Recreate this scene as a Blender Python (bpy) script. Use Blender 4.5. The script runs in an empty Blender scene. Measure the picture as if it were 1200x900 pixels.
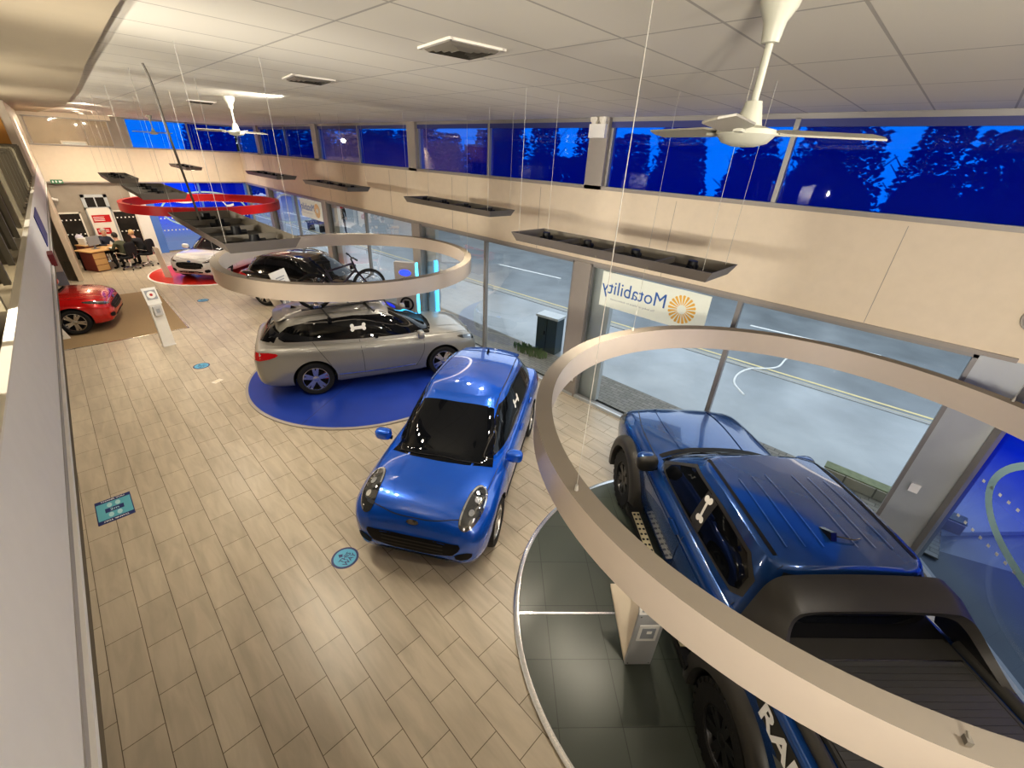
import bpy, bmesh, math, random
from math import sin, cos, pi, radians
from mathutils import Vector, Matrix, Euler
from mathutils.bvhtree import BVHTree
random.seed(7)
scn = bpy.context.scene
COL = scn.collection
V = Vector

# ------------------------------------------------------------------ materials
def nodes(name):
    m = bpy.data.materials.new(name); m.use_nodes = True
    nt = m.node_tree; nt.nodes.clear()
    out = nt.nodes.new('ShaderNodeOutputMaterial')
    return m, nt, out
def lk(nt, a, b): nt.links.new(a, b)
def M(name, col, rough=.5, metal=0., coat=0., var=.0, scale=8., bump=0., emit=None, estr=0., spec=.5, coord='Object', stretch=None):
    m, nt, out = nodes(name)
    p = nt.nodes.new('ShaderNodeBsdfPrincipled'); lk(nt, p.outputs[0], out.inputs[0])
    c = (*col, 1)
    p.inputs['Base Color'].default_value = c; p.inputs['Roughness'].default_value = rough
    p.inputs['Metallic'].default_value = metal; p.inputs['Coat Weight'].default_value = coat
    p.inputs['Coat Roughness'].default_value = .03; p.inputs['Coat IOR'].default_value = 1.75 if coat >= 1 else 1.5
    p.inputs['Specular IOR Level'].default_value = spec
    if emit: p.inputs['Emission Color'].default_value = (*emit, 1); p.inputs['Emission Strength'].default_value = estr
    tc = nt.nodes.new('ShaderNodeTexCoord'); n = nt.nodes.new('ShaderNodeTexNoise')
    n.inputs['Scale'].default_value = scale; n.inputs['Detail'].default_value = 4
    mp = nt.nodes.new('ShaderNodeMapping'); lk(nt, tc.outputs[coord], mp.inputs[0]); lk(nt, mp.outputs[0], n.inputs['Vector'])
    if stretch: mp.inputs['Scale'].default_value = stretch
    mx = nt.nodes.new('ShaderNodeMix'); mx.data_type = 'RGBA'
    v = max(var, .03)
    mx.inputs[6].default_value = tuple(x*(1-v) for x in col)+(1,); mx.inputs[7].default_value = tuple(min(1, x*(1+v)) for x in col)+(1,)
    lk(nt, n.outputs[0], mx.inputs[0]); lk(nt, mx.outputs[2], p.inputs['Base Color'])
    if bump:
        b = nt.nodes.new('ShaderNodeBump'); b.inputs['Strength'].default_value = bump; b.inputs['Distance'].default_value = .02
        lk(nt, n.outputs[0], b.inputs['Height']); lk(nt, b.outputs[0], p.inputs['Normal'])
    return m
def glass_mat(name, tint=(1,1,1), gl=.08, diffuse=None, dfac=0., fade=None, rough=.02, low=(.42, .5, .6)):
    """thin pane: tinted transparency + fresnel-like gloss (+ translucent coloured film)"""
    m, nt, out = nodes(name)
    tr = nt.nodes.new('ShaderNodeBsdfTransparent'); tr.inputs[0].default_value = (*tint, 1)
    g = nt.nodes.new('ShaderNodeBsdfGlossy'); g.inputs['Roughness'].default_value = rough
    lw = nt.nodes.new('ShaderNodeLayerWeight'); lw.inputs[0].default_value = .25
    mr = nt.nodes.new('ShaderNodeMapRange'); mr.inputs[3].default_value = gl*.4; mr.inputs[4].default_value = min(1, gl*4)
    lk(nt, lw.outputs['Fresnel'], mr.inputs[0])
    base = tr.outputs[0]
    if diffuse:
        d = nt.nodes.new('ShaderNodeBsdfDiffuse'); d.inputs[0].default_value = (*diffuse, 1)
        t2 = nt.nodes.new('ShaderNodeBsdfTranslucent'); t2.inputs[0].default_value = (*diffuse, 1)
        ad = nt.nodes.new('ShaderNodeMixShader'); ad.inputs[0].default_value = .35; lk(nt, d.outputs[0], ad.inputs[1]); lk(nt, t2.outputs[0], ad.inputs[2])
        mx = nt.nodes.new('ShaderNodeMixShader'); mx.inputs[0].default_value = dfac
        lk(nt, tr.outputs[0], mx.inputs[1]); lk(nt, ad.outputs[0], mx.inputs[2]); base = mx.outputs[0]
        if fade:   # film fades to darkened glass towards the floor
            tc = nt.nodes.new('ShaderNodeNewGeometry'); sp = nt.nodes.new('ShaderNodeSeparateXYZ'); lk(nt, tc.outputs['Position'], sp.inputs[0])
            f = nt.nodes.new('ShaderNodeMapRange'); f.inputs[1].default_value = fade[0]; f.inputs[2].default_value = fade[1]
            lk(nt, sp.outputs[2], f.inputs[0])
            clr = nt.nodes.new('ShaderNodeBsdfTransparent'); clr.inputs[0].default_value = (*low, 1)
            m2 = nt.nodes.new('ShaderNodeMixShader'); lk(nt, f.outputs[0], m2.inputs[0]); lk(nt, clr.outputs[0], m2.inputs[1]); lk(nt, base, m2.inputs[2]); base = m2.outputs[0]
    mg = nt.nodes.new('ShaderNodeMixShader'); lk(nt, mr.outputs[0], mg.inputs[0]); lk(nt, base, mg.inputs[1]); lk(nt, g.outputs[0], mg.inputs[2])
    lk(nt, mg.outputs[0], out.inputs[0])
    return m
def tile_mat(name, c1, c2, mortar, bw, bh, off, org, swap, rough, ms=.003, streak=None, bumpd=.0, coat=0., rot=0.):
    """running-bond / grid tiles in world metres"""
    m, nt, out = nodes(name)
    p = nt.nodes.new('ShaderNodeBsdfPrincipled'); lk(nt, p.outputs[0], out.inputs[0])
    g = nt.nodes.new('ShaderNodeNewGeometry'); sp = nt.nodes.new('ShaderNodeSeparateXYZ'); vr = nt.nodes.new('ShaderNodeVectorRotate'); vr.rotation_type = 'Z_AXIS'; vr.inputs['Angle'].default_value = rot; lk(nt, g.outputs['Position'], vr.inputs[0]); lk(nt, vr.outputs[0], sp.inputs[0])
    cb = nt.nodes.new('ShaderNodeCombineXYZ')
    ax = nt.nodes.new('ShaderNodeMath'); ax.operation = 'SUBTRACT'; ax.inputs[1].default_value = org[0]
    ay = nt.nodes.new('ShaderNodeMath'); ay.operation = 'SUBTRACT'; ay.inputs[1].default_value = org[1]
    lk(nt, sp.outputs[0], ax.inputs[0]); lk(nt, sp.outputs[1], ay.inputs[0])
    lk(nt, ax.outputs[0], cb.inputs[1 if swap else 0]); lk(nt, ay.outputs[0], cb.inputs[0 if swap else 1])
    b = nt.nodes.new('ShaderNodeTexBrick'); b.offset = off; b.squash = 1; lk(nt, cb.outputs[0], b.inputs['Vector'])
    b.inputs['Scale'].default_value = 1; b.inputs['Brick Width'].default_value = bw; b.inputs['Row Height'].default_value = bh
    b.inputs['Mortar Size'].default_value = ms; b.inputs['Mortar Smooth'].default_value = .1; b.inputs['Bias'].default_value = 0
    b.inputs['Color1'].default_value = (*c1, 1); b.inputs['Color2'].default_value = (*c2, 1); b.inputs['Mortar'].default_value = (*mortar, 1)
    col = b.outputs['Color']
    if streak:
        mp = nt.nodes.new('ShaderNodeMapping'); mp.inputs['Scale'].default_value = streak; lk(nt, g.outputs['Position'], mp.inputs[0])
        n = nt.nodes.new('ShaderNodeTexNoise'); n.inputs['Scale'].default_value = 1; n.inputs['Detail'].default_value = 6; n.inputs['Distortion'].default_value = .6
        lk(nt, mp.outputs[0], n.inputs['Vector'])
        cr = nt.nodes.new('ShaderNodeMapRange'); cr.inputs[1].default_value = .3; cr.inputs[2].default_value = .7; cr.inputs[3].default_value = .87; cr.inputs[4].default_value = 1.10
        lk(nt, n.outputs[0], cr.inputs[0])
        mm = nt.nodes.new('ShaderNodeVectorMath'); mm.operation = 'SCALE'; lk(nt, col, mm.inputs[0]); lk(nt, cr.outputs[0], mm.inputs['Scale']); col = mm.outputs[0]
        rr = nt.nodes.new('ShaderNodeMapRange'); rr.inputs[3].default_value = rough*.8; rr.inputs[4].default_value = rough*1.25; lk(nt, n.outputs[0], rr.inputs[0]); lk(nt, rr.outputs[0], p.inputs['Roughness'])
    else: p.inputs['Roughness'].default_value = rough
    p.inputs['Coat Weight'].default_value = coat
    lk(nt, col, p.inputs['Base Color'])
    bp = nt.nodes.new('ShaderNodeBump'); bp.inputs['Strength'].default_value = .4; bp.inputs['Distance'].default_value = .004; bp.invert = True
    lk(nt, b.outputs['Fac'], bp.inputs['Height']); lk(nt, bp.outputs[0], p.inputs['Normal'])
    return m

MAT = dict(
 cream=M('cream_paint', (.74, .64, .50), .6, var=.05), white=M('white_paint', (.78, .76, .72), .5, var=.04), offwhite=M('off_white', (.74, .70, .62), .45),
 greyframe=M('grey_aluminium', (.30, .29, .28), .4, .3), darkframe=M('dark_aluminium', (.10, .105, .115), .4, .4), lightframe=M('pale_aluminium', (.52, .55, .56), .35, .3),
 pillar=M('pillar_cladding', (.34, .31, .28), .5, .1), black=M('black_plastic', (.010, .010, .011), .5, spec=.25), satin=M('satin_black', (.042, .040, .036), .40, .0, var=.08, spec=.4),
 gloss=M('gloss_black', (.008, .008, .010), .06), carglass=M('dark_car_glass', (.006, .007, .009), .03, spec=.32), tyre=M('tyre_rubber', (.014, .014, .014), .7, bump=.2, scale=60),
 alloy=M('silver_alloy', (.62, .62, .62), .25, 1.), darkalloy=M('dark_alloy', (.06, .06, .062), .35, .8), chrome=M('chrome', (.8, .8, .8), .08, 1.),
 lampglass=M('headlamp_glass', (.05, .055, .06), .05, .2, 1.), lampbright=M('headlamp_reflector', (.55, .58, .62), .12, .8), tail=M('tail_lamp_red', (.45, .01, .015), .12, 0, 1.),
 puma=M('bright_blue_paint', (.004, .11, .60), .26, .35, 1., var=.06, scale=300), raptor=M('deep_blue_paint', (.010, .068, .25), .24, .40, .9, var=.06, scale=300),
 kuga=M('silver_paint', (.30, .295, .275), .38, .45, .8, var=.05, scale=300), blackcar=M('black_paint', (.012, .012, .013), .15, .2, 1.), fiesta=M('white_car_paint', (.68, .69, .70), .25, .05, 1.),
 focus=M('red_paint', (.55, .008, .010), .24, .25, 1.), red=M('red_plastic', (.50, .015, .02), .35), redfloor=M('red_turntable', (.62, .035, .02), .3, coat=.3, var=.05),
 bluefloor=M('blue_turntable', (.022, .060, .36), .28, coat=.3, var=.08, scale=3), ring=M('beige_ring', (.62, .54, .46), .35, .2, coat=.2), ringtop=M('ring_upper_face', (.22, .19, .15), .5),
 trough=M('taupe_metal', (.20, .18, .16), .45, .4), troughdark=M('dark_mesh', (.025, .024, .022), .6), wire=M('steel_wire', (.42, .40, .36), .5, .2),
 fan=M('fan_cream', (.46, .46, .39), .45), fanblade=M('fan_blade', (.30, .285, .24), .35), wood=M('light_wood', (.62, .40, .18), .45, var=.15, scale=3, stretch=(1, 8, 1)), orangewood=M('orange_board', (.62, .30, .05), .5),
 letterwhite=M('bright_white_vinyl', (.92, .92, .90), .4), paper=M('paper', (.85, .84, .80), .6), ink=M('grey_print', (.35, .37, .40), .6), blueprint=M('blue_print', (.05, .15, .45), .5), yellow=M('yellow_print', (.85, .50, .10), .5),
 stickteal=M('teal_vinyl', (.13, .42, .50), .35), sticknavy=M('navy_vinyl', (.03, .045, .16), .35), stickpale=M('pale_vinyl', (.40, .62, .64), .4), stickblue=M('sky_vinyl', (.10, .42, .62), .35),
 skin=M('skin', (.55, .33, .24), .5), hairgrey=M('grey_hair', (.45, .42, .38), .7), hairblond=M('blond_hair', (.55, .40, .20), .7), hairdark=M('dark_hair', (.03, .022, .018), .6),
 navycloth=M('navy_cloth', (.03, .035, .06), .8), greencloth=M('olive_cloth', (.07, .075, .045), .85), blackcloth=M('black_cloth', (.012, .012, .014), .85), redcloth=M('red_cloth', (.35, .02, .03), .8),
 mat=M('brown_mat', (.30, .215, .12), .75, var=.12, scale=40, bump=.15), cabinet=M('green_cabinet', (.03, .05, .055), .45), grass=M('grass', (.07, .12, .03), .9, var=.5, scale=20, bump=.5),
 asphalt=M('wet_asphalt', (.20, .22, .23), .30, var=.45, scale=1.0, bump=.05), pavement=M('wet_pavement', (.30, .325, .335), .22, var=.45, scale=.6, bump=.04), kerb=M('kerb_stone', (.33, .33, .31), .5, var=.2),
 roadpaint=M('road_paint', (.75, .75, .72), .5, var=.2), yelpaint=M('yellow_road_paint', (.66, .55, .28), .5, var=.2), tree=M('tree_foliage', (.012, .018, .012), .9, var=.4, scale=4), bark=M('bark', (.02, .016, .012), .9),
 ledge=M('slat_beige', (.105, .088, .052), .5, var=.15, scale=3), ledgeedge=M('slat_edge', (.15, .13, .085), .5), stone=M('stone_panel', (.33, .29, .24), .6, var=.25, scale=2.5),
 darkwin=M('dark_glazing', (.028, .025, .022), .15, var=.5, scale=2), navypanel=M('navy_panel', (.045, .055, .20), .5), rollcover=M('roller_cover', (.048, .048, .045), .42),
 rubber=M('black_rubber', (.02, .02, .02), .6), led=M('cyan_led', (.05, .5, .9), .4, emit=(.05, .55, 1.), estr=4.), ledblue=M('blue_oval_light', (.02, .05, .8), .4, emit=(.03, .06, 1.), estr=1.6),
 lamp=M('lamp_lens', (1, .9, .75), .4, emit=(1, .86, .62), estr=12.), screen=M('screen', (.30, .31, .32), .3), step=M('step_plate', (.34, .30, .20), .5, .4),
 bike=M('bike_frame_dark', (.03, .02, .045), .3, coat=.6), vent=M('vent_metal', (.16, .145, .12), .5), greenSign=M('exit_green', (.05, .22, .12), .5), maroon=M('maroon', (.14, .012, .015), .5),
 furn=M('furniture_grey', (.20, .21, .24), .6), mezz=M('mezzanine_carpet', (.16, .13, .08), .8),
)
MAT['floor'] = tile_mat('floor_tiles', (.50, .435, .335), (.45, .39, .30), (.13, .10, .065), .6, .3, .5, (.795, 4.29), True, .34, .0034, streak=(9, 1.6, 1))
MAT['ceil'] = tile_mat('ceiling_tiles', (.72, .69, .60), (.69, .66, .58), (.44, .42, .37), 1.2, .6, 0., (.30, .02), False, .8, .009)
MAT['disc'] = tile_mat('dark_turntable_tiles', (.066, .078, .066), (.074, .085, .073), (.035, .042, .036), .6, .6, 0., (.1, .1), False, .30, .004, coat=0., rot=radians(43.3))
MAT['paving'] = tile_mat('block_paving', (.15, .14, .11), (.21, .19, .16), (.08, .075, .06), .2, .1, .5, (0, 0), True, .5, .008, streak=(3, 3, 1))
MAT['clear'] = glass_mat('clear_glass', (.88, .91, .90), .07)
MAT['bluefilm'] = glass_mat('blue_film_glass', (.0, .20, .85), .05, (.0, .008, .46), .52)
MAT['bluefade'] = glass_mat('fading_blue_film', (.0, .08, .95), .06, (.0, .015, .70), .62, fade=(.35, 2.0))
MAT['bluefadefar'] = glass_mat('far_blue_film', (.0, .08, .95), .06, (.0, .015, .70), .62, fade=(.6, 2.2), low=(.10, .13, .22))  # dark low tint stands in for the dim outdoors behind this pane
MAT['officeglass'] = glass_mat('office_glass', (.85, .80, .72), .05, (.45, .38, .30), .35)

# ------------------------------------------------------------------ mesh helpers
def obj(name, bm, mats, parent=None, smooth=None, loc=None):
    me = bpy.data.meshes.new(name)
    bmesh.ops.recalc_face_normals(bm, faces=bm.faces[:])
    bm.to_mesh(me); bm.free()
    if not isinstance(mats, (list, tuple)): mats = [mats]
    for m in mats: me.materials.append(m)
    if smooth is not None:
        for p in me.polygons: p.use_smooth = True
        me.set_sharp_from_angle(angle=radians(smooth))
    o = bpy.data.objects.new(name, me); COL.objects.link(o)
    if parent: o.parent = parent
    if loc: o.location = loc
    return o
def thing(name, label, cat, loc=(0, 0, 0), rz=0., group=None):
    o = bpy.data.objects.new(name, None); COL.objects.link(o); o.location = loc; o.rotation_euler = (0, 0, rz)
    o.empty_display_size = .2
    return tag(o, label, cat, group)
def tag(o, label, cat, group=None):
    o['label'] = label; o['category'] = cat
    if group: o['group'] = group
    return o
def struct(o): o['kind'] = 'structure'; return o
def box(bm, c, s, mi=0, rot=None):
    vs = [V((x*s[0]/2, y*s[1]/2, z*s[2]/2)) for x in (-1, 1) for y in (-1, 1) for z in (-1, 1)]
    if rot is not None:
        R = rot if isinstance(rot, Matrix) else Matrix.Rotation(rot, 3, 'Z'); vs = [R @ v for v in vs]
    b = [bm.verts.new(v+V(c)) for v in vs]
    for f in ((0, 1, 3, 2), (4, 6, 7, 5), (0, 4, 5, 1), (2, 3, 7, 6), (0, 2, 6, 4), (1, 5, 7, 3)):
        bm.faces.new([b[i] for i in f]).material_index = mi
    return bm
def B(): return bmesh.new()
def frame_of(d):
    d = V(d).normalized(); a = V((0, 0, 1)) if abs(d.z) < .9 else V((1, 0, 0))
    u = d.cross(a).normalized(); return u, d.cross(u).normalized(), d
def cyl(bm, p0, p1, r0, r1=None, seg=12, mi=0, cap=True):
    r1 = r0 if r1 is None else r1; p0 = V(p0); p1 = V(p1); u, v, d = frame_of(p1-p0)
    A = [bm.verts.new(p0+(u*cos(t)+v*sin(t))*r0) for t in [2*pi*i/seg for i in range(seg)]]
    C = [bm.verts.new(p1+(u*cos(t)+v*sin(t))*r1) for t in [2*pi*i/seg for i in range(seg)]]
    for i in range(seg): bm.faces.new((A[i], A[(i+1) % seg], C[(i+1) % seg], C[i])).material_index = mi
    if cap:
        bm.faces.new(A[::-1]).material_index = mi; bm.faces.new(C).material_index = mi
    return bm
def tube(bm, pts, r, seg=8, mi=0, closed=False):
    pts = [V(p) for p in pts]; n = len(pts); rings = []
    u = None
    for i, p in enumerate(pts):
        a = pts[(i-1) % n] if (closed or i > 0) else p; b = pts[(i+1) % n] if (closed or i < n-1) else p
        d = (b-a).normalized()
        if u is None: u, _, _ = frame_of(d)
        u = (u-d*u.dot(d)).normalized(); v = d.cross(u)
        rings.append([bm.verts.new(p+(u*cos(2*pi*k/seg)+v*sin(2*pi*k/seg))*r) for k in range(seg)])
    for i in range(n if closed else n-1):
        A, C = rings[i], rings[(i+1) % n]
        for k in range(seg): bm.faces.new((A[k], A[(k+1) % seg], C[(k+1) % seg], C[k])).material_index = mi
    if not closed: bm.faces.new(rings[0][::-1]).material_index = mi; bm.faces.new(rings[-1]).material_index = mi
    return bm
def lathe(bm, prof, seg=32, mat=None, mi=0, close=False):
    """prof: (r, h) about local Z"""
    T = mat or Matrix.Identity(4); rings = []
    for r, h in prof:
        rings.append([bm.verts.new(T @ V((r*cos(2*pi*k/seg), r*sin(2*pi*k/seg), h))) for k in range(seg)])
    n = len(rings)
    for i in range(n if close else n-1):
        A, C = rings[i], rings[(i+1) % n]
        for k in range(seg):
            f = bm.faces.new((A[k], A[(k+1) % seg], C[(k+1) % seg], C[k])); f.material_index = mi[i] if isinstance(mi, list) else mi
    return bm
def disc_cap(bm, r, h, seg=32, mat=None, mi=0):
    T = mat or Matrix.Identity(4)
    bm.faces.new([bm.verts.new(T @ V((r*cos(2*pi*k/seg), r*sin(2*pi*k/seg), h))) for k in range(seg)]).material_index = mi
def blob(bm, c, r, n=2., seg=16, rings=10, mi=0, rot=None):
    def s(w, m): return math.copysign(abs(w)**(2/m), w)
    R = rot or Matrix.Identity(3); rows = []
    for i in range(1, rings):
        ph = -pi/2+pi*i/rings
        rows.append([bm.verts.new(V(c)+R @ V((r[0]*s(cos(ph), n)*s(cos(2*pi*k/seg), n), r[1]*s(cos(ph), n)*s(sin(2*pi*k/seg), n), r[2]*s(sin(ph), n)))) for k in range(seg)])
    lo = bm.verts.new(V(c)+R @ V((0, 0, -r[2]))); hi = bm.verts.new(V(c)+R @ V((0, 0, r[2])))
    for i in range(len(rows)-1):
        for k in range(seg): bm.faces.new((rows[i][k], rows[i][(k+1) % seg], rows[i+1][(k+1) % seg], rows[i+1][k])).material_index = mi
    for k in range(seg):
        bm.faces.new((lo, rows[0][(k+1) % seg], rows[0][k])).material_index = mi; bm.faces.new((hi, rows[-1][k], rows[-1][(k+1) % seg])).material_index = mi
    return bm
def prism(bm, pts, off, mi=0):
    """polygon (3D pts) extruded by vector off"""
    A = [bm.verts.new(V(p)) for p in pts]; C = [bm.verts.new(V(p)+V(off)) for p in pts]; n = len(A)
    bm.faces.new(A[::-1]).material_index = mi; bm.faces.new(C).material_index = mi
    for i in range(n): bm.faces.new((A[i], A[(i+1) % n], C[(i+1) % n], C[i])).material_index = mi
    return bm
def quad(bm, pts, mi=0):
    bm.faces.new([bm.verts.new(V(p)) for p in pts]).material_index = mi; return bm
def strip2(bm, A, C, mi=0, closed=False):
    a = [bm.verts.new(V(p)) for p in A]; c = [bm.verts.new(V(p)) for p in C]
    for i in range(len(a)-(0 if closed else 1)):
        j = (i+1) % len(a); bm.faces.new((a[i], a[j], c[j], c[i])).material_index = mi
    return bm
def text_bm(s, size, fn, align='CENTER', bold=0., extrude=0.):
    cu = bpy.data.curves.new('txt', 'FONT'); cu.body = s; cu.size = size; cu.align_x = align; cu.align_y = 'CENTER'; cu.offset = bold; cu.extrude = extrude; cu.resolution_u = 3
    o = bpy.data.objects.new('txt', cu); COL.objects.link(o)
    dg = bpy.context.evaluated_depsgraph_get(); dg.update()
    me = bpy.data.meshes.new_from_object(o.evaluated_get(dg)); bm = B(); bm.from_mesh(me)
    bpy.data.objects.remove(o); bpy.data.meshes.remove(me); bpy.data.curves.remove(cu)
    for v in bm.verts: v.co = fn(v.co)
    return bm
def evald(o):
    dg = bpy.context.evaluated_depsgraph_get(); dg.update()
    return bpy.data.meshes.new_from_object(o.evaluated_get(dg))
def pchip(xs, ys, x):
    if x <= xs[0]: return ys[0]
    if x >= xs[-1]: return ys[-1]
    n = len(xs); i = max(k for k in range(n-1) if xs[k] <= x)
    h = [xs[k+1]-xs[k] for k in range(n-1)]; d = [(ys[k+1]-ys[k])/h[k] for k in range(n-1)]
    def m(k):
        if k == 0: return d[0]
        if k == n-1: return d[-1]
        if d[k-1]*d[k] <= 0: return 0
        w1, w2 = 2*h[k]+h[k-1], h[k]+2*h[k-1]; return (w1+w2)/(w1/d[k-1]+w2/d[k])
    t = (x-xs[i])/h[i]
    return (2*t**3-3*t*t+1)*ys[i]+(t**3-2*t*t+t)*h[i]*m(i)+(-2*t**3+3*t*t)*ys[i+1]+(t**3-t*t)*h[i]*m(i+1)
def catmull(P, sub=4):
    out = []
    for i in range(len(P)-1):
        p0, p1, p2, p3 = P[max(i-1, 0)], P[i], P[i+1], P[min(i+2, len(P)-1)]
        for k in range(sub):
            t = k/sub
            out.append(tuple(.5*(2*b+(c-a)*t+(2*a-5*b+4*c-d)*t*t+(3*b-a-3*c+d)*t**3) for a, b, c, d in zip(p0, p1, p2, p3)))
    return out+[tuple(P[-1])]
WORLD = 1.5; EXPO = .33; LOOK = 'Medium High Contrast'; SPOT = 62; UPL = 520
# ------------------------------------------------------------------ the room
XW, ZB, ZT, ZC, YE = 6.95, 2.9, 4.18, 5.27, 25.2
def S(name, fn, mat, parent=None):
    bm = B(); fn(bm); o = obj(name, bm, mat, parent)
    return o if parent else struct(o)
S('floor', lambda b: prism(b, [(-6.7, -4.45, -.1), (2.0, -4.45, -.1), (6.9, -1.22, -.1), (7.06, -1.1, -.1), (7.06, 25.45, -.1), (-6.7, 25.45, -.1)], (0, 0, .1)), MAT['floor'])
S('ground_yard', lambda b: prism(b, [(2.1, -4.5, -.1), (6.95, -1.3, -.1), (7.3, -1.1, -.1), (10, -8, -.1), (3, -12, -.1)], (0, 0, .04)), M('wet_dark_tarmac', (.055, .065, .075), .4, var=.4, scale=2))
S('ceiling', lambda b: box(b, (.4, 10.5, ZC+.05), (14, 30, .1)), MAT['ceil'])
def soffit(b):
    pts = [(-6.4, -4.2), (.55, -4.2), (.57, 3.7), (.66, 6.8), (.84, 11.5), (.98, 17), (.6, 25.1), (-6.4, 25.1)]
    prism(b, [(x, y, ZC-.035) for x, y in pts], (0, 0, .03))
S('trim_1', soffit, M('soffit_cream', (.42, .36, .26), .7))
# window wall on the right-hand side: bays between pillars, a white band, blue clerestory above
PY = [4.85, 10.55, 16.4, 22.2]
for k, y in enumerate(PY):
    S('trim_%d' % (10+k), lambda b: (box(b, (7.02, y, 1.45), (.3, .36, 2.9)), box(b, (6.90, y-.2, 1.45), (.1, .05, 2.9))), MAT['pillar'])
    S('trim_%d' % (20+k), lambda b: box(b, (7.02, y, 4.725), (.26, .36, 1.09)), MAT['pillar'])
    bm = B(); box(bm, (7.12, y-.42, 1.45), (.12, .46, 2.86)); struct(obj('trim_%d' % (30+k), bm, MAT['lightframe']))   # pale outer column seen through the glass
BAYS = [(-.72, 4.66, 1.9), (5.04, 10.36, 7.7), (10.74, 16.21, 13.46), (16.59, 22.0, 19.2), (22.4, 25.15, None)]
for k, (a, c, m) in enumerate(BAYS):
    def fr(b):
        w = .05
        box(b, (XW, (a+c)/2, w/2+.01), (.09, c-a, w)); box(b, (XW, (a+c)/2, ZB-w/2), (.09, c-a, w))
        for y in (a+w/2, c-w/2): box(b, (XW, y, ZB/2), (.09, w, ZB-.02))
    win = S('window_%d' % (k+1), fr, MAT['greyframe'])
    if m:
        bm = B(); box(bm, (XW, m, ZB/2), (.09, .07, ZB-.1)); obj('mullion', bm, MAT['greyframe'], win)
    for y0, y1 in ([(a, m), (m, c)] if m else [(a, c)]):
        bm = B(); quad(bm, [(XW+.01, y0+.04, .05), (XW+.01, y1-.04, .05), (XW+.01, y1-.04, ZB-.05), (XW+.01, y0+.04, ZB-.05)]); obj('pane', bm, MAT['clear'], win)
    def fu(b):
        w = .05
        box(b, (7.0, (a+c)/2, ZT+.03), (.09, c-a, .06)); box(b, (7.0, (a+c)/2, ZC-.03), (.09, c-a, .06))
        for y in (a+w/2, c-w/2): box(b, (7.0, y, (ZT+ZC)/2), (.08, w, ZC-ZT-.02))
    if k == 4: a, c = 22.4, 25.1
    win = S('window_%d' % (k+11), fu, MAT['greyframe'])
    if m:
        bm = B(); box(bm, (7.0, m, (ZT+ZC)/2), (.09, .06, ZC-ZT-.1)); obj('mullion', bm, MAT['greyframe'], win)
    for y0, y1 in ([(a, m), (m, c)] if m else [(a, c)]):
        bm = B(); quad(bm, [(7.02, y0+.03, ZT+.05), (7.02, y1-.03, ZT+.05), (7.02, y1-.03, ZC-.05), (7.02, y0+.03, ZC-.05)]); obj('pane', bm, MAT['bluefilm'], win)
    bm = B(); box(bm, (6.97, (a+c)/2, ZC-.075), (.02, c-a, .14)); obj('blind_headbox', bm, MAT['navypanel'], win)
S('wall_right', lambda b: box(b, (7.12, 12.05, (ZB+ZT)/2), (.38, 26.4, ZT-ZB)), MAT['cream'])
S('trim_40', lambda b: box(b, (6.93, 12.1, ZB+.02), (.06, 26.2, .05)), MAT['pillar'])
S('trim_41', lambda b: box(b, (6.96, 12.1, ZT+.03), (.14, 26.2, .06)), MAT['pillar'])
S('baseboard_right', lambda b: box(b, (6.88, 12.05, .03), (.05, 26.2, .06)), MAT['lightframe'])
# hairline joints of the band's cladding
for k in range(9):
    S('trim_%d' % (50+k), lambda b: box(b, (6.928, .4+2.85*k, (ZB+ZT)/2), (.004, .006, ZT-ZB-.1)), MAT['pillar'])
# corner pillar and the angled wall with the blue film
S('trim_2', lambda b: (box(b, (7.04, -.955, 1.45), (.2, .47, 2.9)), box(b, (6.93, -.74, 1.45), (.06, .05, 2.9))), MAT['lightframe'])
S('trim_3', lambda b: box(b, (7.06, -.955, 4.725), (.2, .47, 1.09)), MAT['pillar'])
E0 = V((6.95, -1.2, 0)); CD = V((-.835, -.55, 0)); CN = V((-.55, .835, 0)); CA = math.atan2(CD.y, CD.x)
def ch(s, z, n=0.): return E0+CD*s+CN*n+V((0, 0, z))
def cbox(b, s0, s1, z0, z1, n0, n1, mi=0): prism(b, [ch(s0, z0, n0), ch(s1, z0, n0), ch(s1, z1, n0), ch(s0, z1, n0)], CN*(n1-n0), mi)
def fch(b):
    cbox(b, 0, .09, 0, ZB, -.05, .05); cbox(b, 4.4, 4.5, 0, ZB, -.05, .05); cbox(b, .09, 4.4, 0, .07, -.05, .06); cbox(b, .09, 4.4, ZB-.06, ZB, -.05, .05)
win = S('window_20', fch, MAT['greyframe'])
bm = B(); quad(bm, [ch(.09, .07), ch(4.4, .07), ch(4.4, ZB-.06), ch(.09, ZB-.06)]); obj('pane', bm, MAT['bluefade'], win)
# big white oval outline of the emblem on that pane
def oval(cs, cz, a, b_, w, n, fn, t0=0, t1=2*pi, seg=72):
    bm = B(); T = [t0+(t1-t0)*i/seg for i in range(seg+1)]
    strip2(bm, [fn(cs+a*cos(t), cz+b_*sin(t), n) for t in T], [fn(cs+(a-w)*cos(t), cz+(b_-w)*sin(t), n) for t in T]); return bm
obj('oval_outline', oval(1.82, 1.62, 1.56, .76, .09, .006, ch), MAT['stickpale'], win)
for k, (z0, z1) in enumerate([(.95, .965), (1.5, 1.515)]):
    bm = B()
    for i in range(34): cbox(bm, .2+i*.12, .235+i*.12, z0, z0+.035, .004, .006)
    obj('safety_dots', bm, MAT['paper'], win)
S('wall_right_angled', lambda b: cbox(b, -.2, 4.8, ZB, ZT, -.3, .02), MAT['cream'])
def fcu(b): cbox(b, 0, 4.5, ZT, ZT+.06, -.06, .04); cbox(b, 0, 4.5, ZC-.06, ZC, -.06, .04); cbox(b, 2.2, 2.28, ZT, ZC, -.04, .04)
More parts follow.
